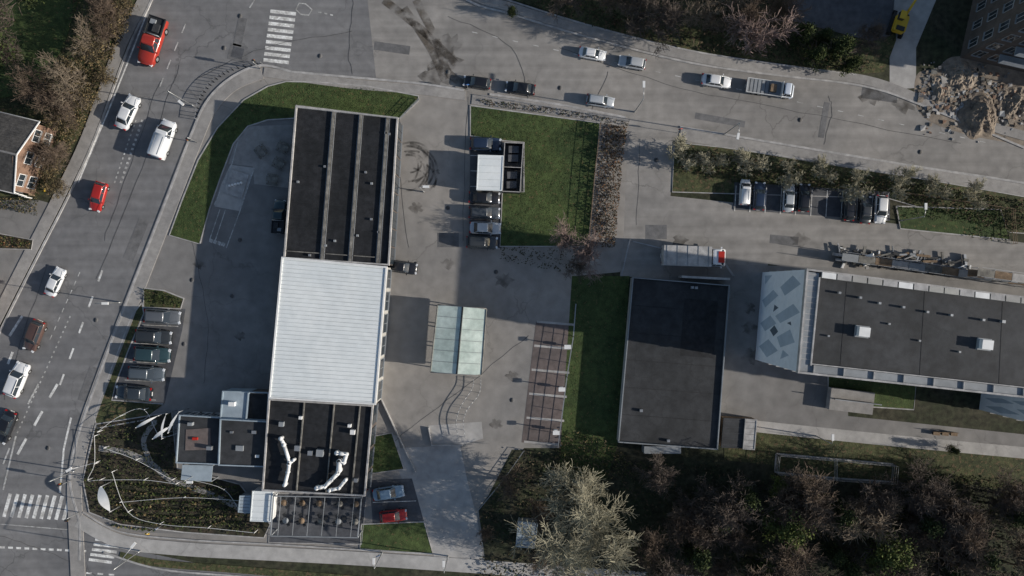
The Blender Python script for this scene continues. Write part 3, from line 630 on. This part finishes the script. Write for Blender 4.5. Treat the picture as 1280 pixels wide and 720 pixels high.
for x,y,r in [(1190,562,8),(640,15,8)]: ltree(3,x,y,r,'conifer_tree')
def inpoly(x,y,poly):
    r=np.zeros(len(x),bool); n=len(poly)
    for i in range(n):
        x0,y0=poly[i];x1,y1=poly[(i+1)%n]
        c=((y0>y)!=(y1>y))&(x<(x1-x0)*(y-y0)/((y1-y0)+1e-12)+x0); r^=c
    return r
def mass(name,pts,hgt,dens,ls,mats,lump=.25,thin=0.0,z0=0):
    w=[tuple(P(a,b)[:2]) for a,b in pts]; xs=[p[0] for p in w]; ys=[p[1] for p in w]
    A=(max(xs)-min(xs))*(max(ys)-min(ys)); n=int(A*dens)
    x=RNG.uniform(min(xs),max(xs),n); y=RNG.uniform(min(ys),max(ys),n)
    k=inpoly(x,y,w); x=x[k];y=y[k]
    hn=np.array([mnoise.noise(Vector((a*lump*2,b*lump*2,3.1)))+.5*mnoise.noise(Vector((a*lump*6,b*lump*6,7))) for a,b in zip(x,y)])
    hh=hgt*np.clip(.65+.7*hn,.08,1.4)
    if thin:
        k=hn>(-.45+thin); x,y,hh=x[k],y[k],hh[k]
    z=z0+hh*(1-RNG.random(len(x))**2*.7)
    me=leaf_obj(name,np.stack([x,y,z],1),ls,None,mats,flat=.6); return place(name,me)
mass('undergrowth',[(600,645),(650,560),(760,575),(900,580),(960,600),(1300,625),(1300,760),(600,730)],1.0,9,.36,[F_litter,F_scrub,F_dark,F_scrub,F_dark],.2,thin=.22)
mass('undergrowth',[(585,-60),(600,-14),(740,34),(860,62),(1070,92),(1100,85),(985,30),(985,-60)],1.1,15,.33,[F_dark,F_scrub,F_litter,F_brown],.25,thin=.1)
mass('undergrowth',[(-60,-60),(175,-60),(165,10),(140,60),(102,160),(60,238),(48,240),(55,150),(52,100),(85,70),(92,-10),(-60,-30)],1.2,12,.34,[F_scrub,F_litter,F_tan,F_green],.25,thin=.1)
mass('hedge',[(172,10),(160,8),(138,55),(100,140),(72,190),(55,238),(68,242),(90,195),(118,140),(150,62)],1.7,45,.26,[F_tan,F_scrub,F_tan,F_litter],.5)
mass('hedge',[(753,155),(783,160),(776,215),(768,310),(738,308),(745,220)],1.4,60,.25,[F_brown,F_rust,F_brown,F_scrub,F_scrub],.7)
mass('hedge',[(845,184),(1280,251),(1400,270),(1400,290),(1250,288),(1110,246),(920,226),(842,215)],1.0,30,.25,[F_scrub,F_dark,F_brown,F_green],.4,thin=.15)
mass('hedge',[(600,124),(700,136),(784,152),(785,158),(700,144),(600,132)],.5,50,.2,[F_scrub,F_dark,F_brown],.6,thin=.15)
mass('hedge',[(181,361),(205,364),(229,374),(226,384),(182,376)],.9,60,.2,[F_green,F_dark],.6)
mass('hedge',[(-100,292),(0,294),(42,302),(38,310),(-100,306)],.8,60,.22,[F_rust,F_green,F_tan],.9)
mass('hedge',[(-10,248),(50,246),(48,270),(10,262),(-10,262)],.7,45,.22,[F_dark,F_scrub,F_tan],.9)
mass('shrub_border',[(124,532),(214,517),(220,585),(300,606),(335,655),(326,668),(230,662),(150,652),(116,638),(108,600)],.8,20,.26,[F_dark,F_green,F_scrub,F_dark],.5,thin=.22)
mass('shrub_border',[(625,309),(735,309),(733,335),(700,340),(625,325)],.9,20,.25,[F_dark,F_scrub,F_litter],.6,thin=.3)
mass('shrub_border',[(715,535),(770,555),(800,590),(700,610),(695,560)],.8,30,.25,[F_scrub,F_tan,F_green],.6,thin=.1)
mass('shrub_border',[(1118,258),(1255,264),(1268,305),(1200,296),(1230,280),(1120,272)],.6,18,.22,[F_green,F_scrub],.6,thin=.3)
mass('shrub_border',[(1118,586),(1300,602),(1300,622),(1118,606)],.9,22,.25,[F_dark,F_green,F_scrub],.5,thin=.1)
mass('fallen_leaves',[(588,132),(750,154),(735,308),(588,308)],.02,1.4,.12,[F_tan,F_brown],.2,z0=.11)
mass('fallen_leaves',[(358,102),(523,120),(500,148),(310,158),(262,262),(250,305),(212,294),(248,200),(305,125)],.02,1.2,.12,[F_tan,F_brown],.2,z0=.11)
def tufts(pts,d=50,z=.09): mass('grass_tufts',pts,.07,d,.10,[F_grassA,F_grassB],.4,z0=z)
tufts([(362,104),(460,110),(520,122),(500,145),(372,130),(366,146),(335,148),(308,156),(290,178),(274,220),(250,303),(214,293),(230,250),(250,200),(274,162),(307,127)])
tufts([(590,134),(748,156),(734,306),(627,306),(656,176),(590,170)],35)
tufts([(715,347),(785,347),(772,550),(702,555)],35,.03)
tufts([(182,362),(228,374),(224,384),(182,384)]); tufts([(464,547),(490,543),(503,585),(464,590)])
pts=[]
for i in range(7):
    for t in np.linspace(0,1,220):
        x=140+t*160; y=602+i*9+8*math.sin(t*2.5)
        if x<320 and y<662: pts.append([*P(x,y)[:2],.3])
pts=np.array(pts)+RNG.normal(size=(len(pts),3))*np.array([.12,.1,.15])
place('vegetable_rows',leaf_obj('rows',pts,.35,None,[F_green,F_dark,F_tan]))
strip('garden_path',[(124,560),(160,566),(190,580),(215,600),(260,616),(310,640)],.8,M_pave,0,.124)
strip('garden_path',[(190,580),(180,550),(196,525)],.7,M_pave,0,.129)
# ------------------------------------------------------------ garden ropes, sails
mb=MB()
def rope(pts,z=1.4,r=.03):
    q=[P(a,b,z) for a,b in smooth(pts,5)]; mb.path(q,r,M_wpaint,4)
    for p in pts: w=P(*p,z); mb.tube((w.x,w.y,0),(w.x,w.y,z+.1),.05,.05,M_wpaint,5)
rope([(122,540),(150,520),(180,512),(200,545),(225,540)]); rope([(118,545),(118,580),(110,600),(125,600),(180,600),(220,605)])
rope([(140,590),(160,640),(200,655),(260,660),(318,666)]); rope([(130,560),(170,575),(215,600)]); rope([(150,628),(230,622),(300,626)],.9)
rope([(240,600),(280,612),(300,640)],.9); rope([(92,586),(120,578)],1.2)
mb.done('rope_fence')
def sail(px,py,L,w,ang,name='shade_sail',h=3.0):
    mb=MB(); c=P(px,py,h); a=math.radians(ang); d=Vector((math.cos(a),math.sin(a),0)); n=Vector((-d.y,d.x,0)); N_=8; vs=[]
    for i in range(N_+1):
        t=i/N_; s=math.sin(math.pi*(.12+.88*t)); o=c+d*L*(t-.5)+Vector((0,0,.5*math.sin(t*3.14)))
        vs+=[o-n*w*s*.5,o+n*w*s*.2+n*.3*w*math.sin(t*3.14)]
    mb.add(vs,[(2*i,2*i+2,2*i+3,2*i+1) for i in range(N_)],M_wpaint,True)
    for e in(-.5,.5):
        p=c+d*L*e; mb.tube((p.x,p.y,0),(p.x,p.y,h+.2),.06,.05,M_steel,6)
    mb.done(name)
sail(132,624,3.6,1.4,-70); sail(184,527,3.4,.4,28); sail(203,540,3.2,.45,35); sail(217,528,3.2,.35,62); sail(205,533,3.4,.3,80)
# ------------------------------------------------------------ vehicles
def loftbody(mb,st,m,z0=.25):
    rings=[]
    for x,hw,zt in st:
        r=[(hw*.93,z0),(hw,z0+.2),(hw,.62*zt+.12),(hw*.96,zt-.07),(hw*.84,zt),(0,zt+.025)]
        r=r+[(-y,z) for y,z in r[-2::-1]]; rings.append([(x,y,min(z,zt+.03)) for y,z in r])
    n=len(rings[0]); vs=[v for r in rings for v in r]
    fs=[(i*n+j,i*n+j+1,(i+1)*n+j+1,(i+1)*n+j) for i in range(len(rings)-1) for j in range(n-1)]
    fs+=[(i*n+n-1,i*n,(i+1)*n,(i+1)*n+n-1) for i in range(len(rings)-1)]
    fs+=[tuple(range(n)),tuple(range((len(rings)-1)*n,len(rings)*n))[::-1]]
    mb.add(vs,[f[::-1] for f in fs],m,True)
def rrect(x0,x1,hw,n=3,rf=.35):
    pts=[]; r=rf
    for cx,cy,a0 in((x1-r,hw-r,0),(x0+r,hw-r,90),(x0+r,-hw+r,180),(x1-r,-hw+r,270)):
        for i in range(n+1):
            a=math.radians(a0+90*i/n); pts.append((cx+r*math.cos(a),cy+r*math.sin(a)))
    return pts
def cabin(mb,bx,tx,hwb,hwt,zb,zt,pm):
    A=rrect(bx[0],bx[1],hwb,rf=.22); B_=rrect(tx[0],tx[1],hwt,rf=.18); n=len(A)
    mid=[((a[0]+b[0])/2+.03*(1 if a[0]>0 else -1),(a[1]*.45+b[1]*.55)*1.02) for a,b in zip(A,B_)]
    vs=[(*a,zb) for a in A]+[(*a,(zb+zt)/2) for a in mid]+[(*b,zt) for b in B_]
    fs=[(k*n+i,k*n+(i+1)%n,(k+1)*n+(i+1)%n,(k+1)*n+i) for k in(0,1) for i in range(n)]
    mb.add(vs,fs,M_glass,True)
    C=rrect(tx[0]-.03,tx[1]+.03,hwt+.02,rf=.2); D=rrect(tx[0]+.12,tx[1]-.12,hwt-.1,rf=.15)
    vs=[(*a,zt-.03) for a in C]+[(*a,zt+.02) for a in C]+[(*a,zt+.05) for a in D]
    mb.add(vs,[(k*n+i,k*n+(i+1)%n,(k+1)*n+(i+1)%n,(k+1)*n+i) for k in(0,1) for i in range(n)]+[tuple(range(2*n,3*n))],pm,True)
    for sx in(1,-1):
        for sy in(1,-1):
            p=Vector((bx[1]-.1 if sx>0 else bx[0]+.1,sy*(hwb-.05),zb)); q=Vector((tx[1]-.08 if sx>0 else tx[0]+.08,sy*(hwt-.03),zt)); mb.tube(p,q,.05,.05,pm,5)
    for sy in(1,-1):
        xm=(tx[0]+tx[1])/2; mb.tube((xm,sy*(hwb-.02),zb),(xm,sy*hwt,zt),.045,.04,pm,4)
def wheels(mb,xs,hw,r=.32):
    for x in xs:
        for s in(1,-1):
            mb.tube((x,s*(hw-.2),r),(x,s*(hw+.01),r),r,r,M_rub,16); mb.tube((x,s*(hw+.005),r),(x,s*(hw+.02),r),r*.6,r*.55,M_steel,10)
def details(mb,xf,xr,hw,zf,zr,pm,mx):
    for s in(1,-1):
        mb.box((xf-.12,s*hw*.68,zf-.12),(.26,.34,.13),M_head,-s*.35); mb.box((xr+.08,s*hw*.72,zr-.12),(.18,.3,.16),M_tail,s*.25)
        mb.box((mx,s*(hw+.09),1.0),(.14,.2,.13),pm)
    mb.box((xf+.0,0,.42),(.06,hw*1.1,.2),M_dk); mb.box((xr-.0,0,.5),(.05,.5,.12),M_wpaint)
CM={}
def carmesh(kind,col):
    key=(kind,str(col))
    if key in CM: return CM[key]
    mb=MB(); pm=paint(col)
    if kind in('sedan','hatch','estate','suv'):
        hw=.9 if kind!='suv' else .95; e=.12 if kind=='suv' else 0
        xr={'sedan':-2.3,'hatch':-2.0,'estate':-2.3,'suv':-2.3}[kind]; xf=2.2
        st=[(xf,hw*.62,.55),(xf-.08,hw*.82,.66+e),(xf-.3,hw*.93,.76+e),(xf-.8,hw*.98,.87+e),(1.0,hw,.95+e),(0,hw,.97+e),(-1.3,hw,.98+e)]
        if kind=='sedan': st+=[(-1.9,hw*.97,.98),(xr+.15,hw*.88,.93),(xr,hw*.66,.8)]
        else: st+=[(xr+.35,hw*.97,.98+e),(xr+.1,hw*.9,.92+e),(xr,hw*.75,.82+e)]
        loftbody(mb,st[::-1],pm)
        tb={'sedan':(-1.75,1.05),'hatch':(-1.9,1.1),'estate':(-2.2,1.05),'suv':(-2.15,1.1)}[kind]
        tt={'sedan':(-1.15,.35),'hatch':(-1.5,.4),'estate':(-1.85,.35),'suv':(-1.8,.45)}[kind]
        cabin(mb,tb,tt,hw*.88,hw*.7,.93+e,1.43+e*1.8,pm)
        if kind in('estate','suv'):
            for s in(1,-1): mb.box((-.7,s*hw*.64,1.5+e*1.8),(1.9,.04,.05),M_dk)
        wheels(mb,(1.35,-1.35),hw); details(mb,xf,xr,hw,.8+e,.95+e,pm,.8)
        for s in(1,-1): mb.tube((1.95,s*hw*.5,.82+e),(1.1,s*hw*.72,.972+e),.02,.02,pm,4)
    elif kind=='van':
        hw=.98; st=[(-2.6,hw*.9,1.0),(-2.5,hw*.98,1.15),(1.5,hw,1.15),(2.0,hw*.97,1.08),(2.35,hw*.85,.95),(2.5,hw*.65,.8)]
        loftbody(mb,st,pm)
        A=rrect(-2.52,.55,hw*.97,rf=.2);B_=rrect(-2.45,.5,hw*.86,rf=.18);n=len(A)
        vs=[(*a,1.1) for a in A]+[(*a,1.8) for a in rrect(-2.5,.53,hw*.93,rf=.2)]+[(*b,1.98) for b in B_]
        mb.add(vs,[(k*n+i,k*n+(i+1)%n,(k+1)*n+(i+1)%n,(k+1)*n+i) for k in(0,1) for i in range(n)]+[tuple(range(2*n,3*n))],pm,True)
        cabin(mb,(.3,1.75),(.3,.95),hw*.92,hw*.8,1.1,1.9,pm)
        wheels(mb,(1.6,-1.6),hw,.34); details(mb,2.5,-2.6,hw,1.0,1.4,pm,1.4)
        for y in(-.5,.5): mb.box((-1,y,2.0),(2.4,.05,.03),M_grey)
    elif kind=='pickup':
        hw=.95; st=[(-2.7,hw*.9,.9),(-2.6,hw*.97,1.0),(-.6,hw,1.02),(1.0,hw,1.05),(1.9,hw*.97,.98),(2.35,hw*.85,.85),(2.45,hw*.65,.7)]
        loftbody(mb,st,pm)
        mb.box((-1.72,0,1.08),(2.0,1.66,.05),M_dk)
        for s in(1,-1): mb.box((-1.72,s*.88,1.12),(2.0,.12,.2),M_dk)
        mb.box((-2.68,0,1.12),(.08,1.8,.2),M_dk); mb.box((-1.5,.25,1.2),(.9,.7,.22),M_blk2); mb.box((-2.1,-.3,1.17),(.5,.6,.2),M_grey); mb.tube((-.72,-.85,1.5),(-.72,.85,1.5),.05,.05,M_steel,6)
        for s in(1,-1): mb.tube((-.72,s*.85,1.05),(-.72,s*.85,1.5),.04,.04,M_steel,6)
        cabin(mb,(-.65,1.15),(-.5,.5),hw*.9,hw*.74,1.0,1.62,pm)
        wheels(mb,(1.5,-1.6),hw,.38); details(mb,2.45,-2.7,hw,.85,1.0,pm,.95)
    elif kind in('flatbed','boxtruck'):
        hw=1.05; mb.box((-.6,0,.75),(6.0,.8,.3),M_dk)
        st=[(1.9,hw,1.3),(3.3,hw,1.3),(3.6,hw*.95,1.15),(3.7,hw*.8,.9)]; loftbody(mb,st,pm,.4)
        cabin(mb,(1.9,3.45),(1.95,2.9),hw*.95,hw*.82,1.25,2.1,pm)
        if kind=='flatbed':
            mb.box((-1.0,0,1.0),(5.4,2.2,.12),M_grey)
            for s in(1,-1): mb.box((-1.0,s*1.1,1.2),(5.4,.06,.35),M_wpaint)
            mb.box((-3.7,0,1.2),(.06,2.2,.35),M_wpaint); mb.box((1.7,0,1.5),(.08,2.2,1.0),M_wpaint)
            mb.box((.4,0,1.3),(.9,1.2,.5),M_wood)
            for i in range(6): mb.box((-3.2+i*.6,0,1.075),(.06,2.1,.03),M_dk)
        else:
            mb.box((-1.0,0,1.6),(5.5,2.3,1.4),M_kerb,0,M_kerb)
            for i in range(5): mb.box((-3.4+i*1.2,0,2.32),(.05,2.3,.04),M_grey)
            mb.box((2.9,0,2.17),(.7,1.3,.12),M_redp)
        wheels(mb,(2.7,-2.4,-1.5),hw,.42); details(mb,3.7,-3.75,hw,.95,1.1,pm,3.2)
    o=mb.done('tmp'); me=o.data; bpy.data.objects.remove(o); CM[key]=me; return me
LEN={'sedan':4.5,'hatch':4.2,'estate':4.5,'suv':4.5,'van':5.1,'pickup':5.15,'flatbed':7.45,'boxtruck':7.45}
NM={'sedan':'parked_car','hatch':'parked_car','estate':'parked_car','suv':'parked_car','van':'white_van','pickup':'pickup_truck','flatbed':'flatbed_truck','boxtruck':'box_truck'}
def car(kind,px,py,lpx,ang,col,name=None):
    me=carmesh(kind,col); sc=lpx/S/LEN[kind]*.99; p=P(px,py,.7)
    return place(name or NM[kind],me,(p.x,p.y,.04),math.radians(ang),sc)
WH=(.78,.79,.80);SI=(.42,.45,.48);GR=(.12,.13,.145);BK=(.015,.016,.02);NV=(.02,.035,.07);RD=(.42,.025,.02);BL=(.22,.32,.42);BR=(.10,.06,.05);TE=(.03,.06,.07)
car('pickup',191,54,60,-108,(.42,.04,.025)); car('sedan',160,140,44,66,WH,'car'); car('van',205,174,49,70,WH)
car('hatch',123,245,37,-106,RD,'car'); car('sedan',69,352,37,66,WH,'car'); car('suv',43,420,40,-112,BR,'car'); car('suv',22,474,44,68,WH,'car'); car('sedan',7,534,42,-112,BK,'car')
car('sedan',741,67,34,-10,WH); car('hatch',791,78,34,170,(.5,.52,.54)); car('sedan',896,101,37,-8,WH); car('flatbed',962,111,60,-8,(.6,.66,.75))
car('sedan',650,110,37,172,BK); car('hatch',597,103,34,172,BK); car('estate',751,126,35,-8,SI)
for (x,y,k,c_) in [(204,396,'estate',GR),(193,421,'estate',(.035,.04,.045)),(190,443,'hatch',TE),(184,467,'estate',(.09,.11,.13)),(167,491,'sedan',(.04,.05,.06))]: car(k,x,y,45,-4 if y<480 else 176,c_)
for (x,y,k,c_) in [(606,180,'hatch',NV),(606,247,'sedan',BK),(606,266,'estate',(.07,.08,.09)),(607,285,'sedan',SI),(603,303,'suv',(.05,.055,.06))]: car(k,x,y,39,-2,c_)
car('sedan',503,334,38,-8,BK); car('pickup',349,270,42,86,TE)
o=car('van',931,240,32,86,WH)
for (x,y,k,c_) in [(949,246,'hatch',NV),(986,247,'sedan',SI),(1005,248,'hatch',BK),(1062,258,'estate',BK),(1082,262,'sedan',(.06,.065,.07)),(1101,261,'hatch',WH)]: car(k,x,y,35,86 if x<1090 else -94,c_).location.z=.09
o.location.z=.09
car('boxtruck',866,321,80,-2,(.75,.76,.78)); car('sedan',486,616,39,8,BL); car('hatch',491,645,34,6,RD)
# ------------------------------------------------------------ street furniture
def lamp(px,py,h,ang,arm=2.0,name='street_lamp'):
    mb=MB(); a=math.radians(ang); d=Vector((math.cos(a),math.sin(a),0)); top=Vector((0,0,h))
    mb.tube((0,0,0),(0,0,.8),.11,.1,M_steel,8); mb.tube((0,0,.8),top,.08,.05,M_steel,8); mb.tube(top,top+d*arm+Vector((0,0,.3)),.045,.04,M_steel,6)
    e=top+d*(arm+.3)+Vector((0,0,.3)); mb.box(e[:],(.85,.32,.14),M_wpaint,a); mb.box((e-Vector((0,0,.08)))[:],(.6,.24,.04),M_glass,a)
    p=P(px,py); mb.done(name,(p.x,p.y,0))
lamp(243,133,8,-40,2.2); lamp(152,378,6.5,0,1.2); lamp(905,168,7,-100,1.5); lamp(793,140,7,90,1.5); lamp(560,695,6,90,1); lamp(176,688,7,50,4); lamp(95,588,6,30,3); lamp(1125,276,6,90,1); lamp(478,690,6,90,.8); lamp(530,240,5,0,.6); lamp(1020,545,5,90,.6); lamp(250,590,5,0,.6)
for x,y in [(708,432),(701,484),(694,537)]:
    mb=MB(); p=P(x,y); mb.box((0,0,1.1),(.12,.12,2.2),M_steel); mb.box((0,0,2.25),(.9,.55,.15),M_wpaint); mb.box((0,0,.9),(.5,.35,.5),M_wpaint); mb.done('charging_post',(p.x,p.y,0))
def fence(pts,h=1.2,step=2.2,m=None,name='metal_fence',rails=3):
    mb=MB(); q=[P(a,b) for a,b in pts]; m=m or M_steel
    for i in range(len(q)-1):
        a,b=q[i],q[i+1]; n=max(1,int((b-a).length/step))
        for j in range(n+1): p=lerp(a,b,j/n); mb.box((p.x,p.y,h/2),(.07,.07,h),m)
        for r in range(rails): z=h*(r+1)/rails-.04; mb.tube(a+Vector((0,0,z)),b+Vector((0,0,z)),.03,.03,m,4)
    mb.done(name)
fence([(750,155),(743,215),(735,306)],1.3,2,M_wood,'garden_fence')
fence([(719,380),(716,420),(708,470),(697,556)],1.6,1.6,M_steel)
fence(smooth([(247,150),(252,125),(268,103),(292,88),(328,80)],5),1.0,2.6,M_steel,'guard_rail',1)
fence([(970,567),(1116,580),(1114,602),(1050,598),(968,590),(970,567)],1.6,2.2,M_kerb)
slab('court_edging',[(970,567),(1116,580),(1114,602),(1050,598),(968,590)],M_grass2,.05,kerb=.22)
fence([(1042,573),(1042,597)],1.2,2.2,M_kerb)
fence([(1115,240),(1262,262),(1265,305)],1.1,2,M_wood,'garden_fence')
fence([(776,345),(786,300)],1.2,1.5); fence([(790,302),(905,330),(915,345)],1.1,1.8)
fence([(500,150),(524,125)],1.0,1.0); fence([(602,120),(786,152)],.6,2.2,M_steel,'guard_rail',1)
fence([(655,562),(628,600),(598,636)],.9,1.5,M_steel,'guard_rail',2)
def signal(px,py,ang):
    mb=MB(); mb.tube((0,0,0),(0,0,3.2),.07,.06,M_steel,8); mb.box((.15,0,2.9),(.25,.3,.9),M_dk)
    for i,m in enumerate((M_tail,M_yel,M_dk)): mb.tube((.28,0,3.15-i*.27),(.34,0,3.15-i*.27),.09,.09,m,8)
    p=P(px,py); mb.done('traffic_light',(p.x,p.y,0),math.radians(ang))
for a in((247,178,-110),(326,86,70),(100,640,-90),(196,-8,60),(90,600,60)): signal(*a)
def sign(px,py,col):
    mb=MB(); mb.tube((0,0,0),(0,0,2.4),.035,.035,M_steel,6); mb.tube((0,.03,2.2),(0,.06,2.2),.32,.32,col,14); mb.tube((0,.062,2.2),(0,.07,2.2),.24,.24,M_wpaint,14)
    p=P(px,py); mb.done('traffic_sign',(p.x,p.y,0),random.uniform(0,3))
for x,y,m in((205,655,M_bluep),(194,660,M_yel),(476,688,M_bluep),(585,112,M_bluep),(846,166,M_redp),(70,240,M_yel)): sign(x,y,m)
for x,y in((355,185),(350,205),(328,190),(342,225)):
    mb=MB(); p=P(x,y); mb.box((0,0,.72),(1.6,.75,.06),M_beam)
    for s in(1,-1): mb.box((0,s*.65,.44),(1.6,.28,.05),M_beam); mb.box((s*.55,0,.36),(.08,1.2,.08),M_wood); mb.box((s*.55,.25,.36),(.08,.08,.72),M_wood)
    mb.done('picnic_table',(p.x,p.y,0),random.uniform(0,3))
mb=MB(); p=P(296,230); mb.box((p.x,p.y,.12),(2.6,3.4,.12),M_kerb,-.3)
for i in range(5): mb.box((p.x-.8+i*.4,p.y-.3+ i*.1,.4),(.25,.25,.5),M_wpaint,i)
mb.done('concrete_plinth')
# ------------------------------------------------------------ scaffold and building site
mb=MB()
a0=Vector(P(1045,318)[:]);b0=Vector(P(1290,352)[:]); dd=(b0-a0); L_=dd.length; dd.normalize(); nrm=Vector((-dd.y,dd.x,0))
nb=int(L_/2.2)
for i in range(nb+1):
    for w in(0,1.2):
        p=a0+dd*(i*L_/nb)+nrm*(w-1.0); hh=6 if i>nb*.5 else 3
        mb.tube(p,p+Vector((0,0,hh)),.035,.035,M_steel,5)
    for lv in range(1,4):
        if lv>1 and i<=nb*.5: continue
        if i<nb:
            p=a0+dd*((i+.5)*L_/nb)-nrm*.4; mb.box((p.x,p.y,lv*2-.05),(L_/nb*.97,1.0,.05),[M_beam,M_grey,M_kerb,M_wood][(i*3+lv)%4],math.atan2(dd.y,dd.x))
            for w in(-1.0,.2):
                q=a0+dd*(i*L_/nb)+nrm*w+Vector((0,0,lv*2-.1)); mb.tube(q+Vector((0,0,1)),q+dd*(L_/nb)+Vector((0,0,1)),.025,.025,M_steel,4)
mb.done('scaffolding')
mb=MB(); r2=random.Random(9)
for i in range(110):
    x=r2.uniform(1042,1210); y=319+(x-1042)*.1+r2.uniform(-10,10); p=P(x,y)
    mb.box((p.x,p.y,r2.uniform(.2,.7)),(r2.uniform(.3,2.2),r2.uniform(.08,.4),r2.uniform(.1,.5)),r2.choice([M_beam,M_steel,M_kerb,M_wpaint,M_grey,M_dk,M_wood]),r2.uniform(-.4,.4)+(1.5 if r2.random()<.35 else 0))
mb.done('building_materials')
mb=MB(); p=P(1082,325); mb.box((0,0,.5),(1.6,1.2,.8),M_wpaint); mb.add([(-.9,-.7,.9),(.9,-.7,.9),(.9,.7,.9),(-.9,.7,.9),(0,0,1.6)],[(0,1,4),(1,2,4),(2,3,4),(3,0,4)],M_wpaint); mb.done('site_tent',(p.x,p.y,0),.3)
def mound(px,py,r,h,m,name,seed=0):
    mb=MB(); n=48; J=22; vs=[];fs=[]
    for j in range(J):
        for i in range(n):
            a=i/n*6.283; rr_=r*j/(J-1)*(1+.3*mnoise.noise(Vector((math.cos(a)*1.5,math.sin(a)*1.5,seed))))
            x,y=rr_*math.cos(a),rr_*math.sin(a); e=(1-j/(J-1)); z=h*e**1.1+(.5*mnoise.noise(Vector((x*1.1,y*1.1,seed)))+.25*mnoise.noise(Vector((x*3.5,y*3.5,seed))))*min(1,e*3)
            vs.append((x,y,max(z,.0)))
    for j in range(J-1):
        for i in range(n): fs.append((j*n+i,(j+1)*n+i,(j+1)*n+(i+1)%n,j*n+(i+1)%n))
    mb.add(vs,fs,m,False); p=P(px,py); mb.done(name,(p.x,p.y,.02))
M_sand=mat('sand_heap',(0.25,0.205,0.16),(0.17,0.14,0.115),.3,s1=.6,bump=1)
mound(1224,145,3.1,1.5,M_sand,'gravel_heap'); mound(1268,130,2.8,.7,M_dirt,'gravel_heap',4); mound(1175,112,2.2,.45,M_dirt,'gravel_heap',8); mound(1200,98,2.6,.5,M_dirt,'gravel_heap',12)
mb=MB()
for i in range(900):
    x=r2.gauss(1205,44); y=r2.gauss(122+(x-1200)*.15,19); p=P(x,y)
    if not(1148<x<1330 and 78<y<185) or (x-1224)**2+(y-145)**2<560: continue
    s=min(.9,.08+abs(r2.gauss(0,.17)))
    c=[(p.x+s*(a-.5)*r2.uniform(.6,1.8),p.y+s*(b-.5)*r2.uniform(.6,1.8),.03+cz*s*r2.uniform(.3,.7)) for cz in(0,1) for a,b in((0,0),(1,0),(1,1),(0,1))]
    mb.add(c,[(0,1,5,4),(1,2,6,5),(2,3,7,6),(3,0,4,7),(4,5,6,7)],r2.choice([M_dirt,M_sand,M_dirt,M_grey,M_beam,M_bwall,M_pave,M_kerb,M_patch]))
mb.done('rubble')
mb=MB()
for s in(1,-1): mb.box((0,s*1.0,.4),(3.4,.5,.75),M_dk)
for s in(1,-1):
    for x in(-1.7,1.7): mb.tube((x,s*1.25,.4),(x,s*.75,.4),.38,.38,M_rub,12)
mb.tube((0,0,.6),(0,0,1.0),.8,.8,M_dk,14); mb.prism(rrect(-1.7,1.1,.95,rf=.3),1.0,1.9,M_yel); mb.box((.6,.5,2.3),(1.2,.85,1.0),M_glass); mb.box((.6,.5,2.83),(1.3,.95,.08),M_yel); mb.box((-1.2,0,2.0),(.7,1.3,.2),M_dk)
mb.tube((1.2,-.3,1.7),(3.2,-.3,3.8),.24,.18,M_yel,6); mb.tube((3.2,-.3,3.8),(5.0,-.3,2.4),.17,.13,M_yel,6); mb.tube((5.0,-.3,2.4),(5.1,-.3,1.2),.14,.14,M_dk,6)
mb.add([(4.7,-.7,1.3),(5.4,-.7,1.2),(5.3,-.7,.5),(4.8,-.7,.5),(4.7,.3,1.3),(5.4,.3,1.2),(5.3,.3,.5),(4.8,.3,.5)],[(0,1,2,3),(7,6,5,4),(1,5,6,2),(2,6,7,3),(3,7,4,0)],M_dk)
p=P(1120,32); mb.done('excavator',(p.x,p.y,.05),math.radians(72),.85)
# ------------------------------------------------------------ light, camera
EL=math.radians(20); AZ=math.radians(-9)
sd=Vector((math.cos(EL)*math.cos(AZ),math.cos(EL)*math.sin(AZ),math.sin(EL)))
sun=bpy.data.lights.new('sun','SUN'); sun.energy=5.0; sun.angle=math.radians(.5); sun.color=(1.0,.93,.83)
so=bpy.data.objects.new('sun',sun); so.rotation_euler=sd.to_track_quat('Z','Y').to_euler(); scene.collection.objects.link(so)
w=bpy.data.worlds.new('World'); scene.world=w; w.use_nodes=True; nt=w.node_tree
sky=nt.nodes.new('ShaderNodeTexSky'); sky.sky_type='NISHITA'; sky.sun_disc=False; sky.sun_elevation=EL; sky.sun_rotation=math.atan2(sd.x,sd.y)
nt.links.new(sky.outputs[0],nt.nodes['Background'].inputs['Color']); nt.nodes['Background'].inputs['Strength'].default_value=.10
cam=bpy.data.cameras.new('camera'); cam.sensor_width=36; cam.lens=36/(2*(1280/S/2)/H); cam.clip_end=3000
co=bpy.data.objects.new('camera',cam); co.location=(0,0,H); co.rotation_euler=(0,0,0); scene.collection.objects.link(co); scene.camera=co
scene.view_settings.view_transform='Standard'; scene.view_settings.look='None'; scene.view_settings.exposure=0
print('faces',sum(len(o.data.polygons) for o in scene.objects if o.type=='MESH'))
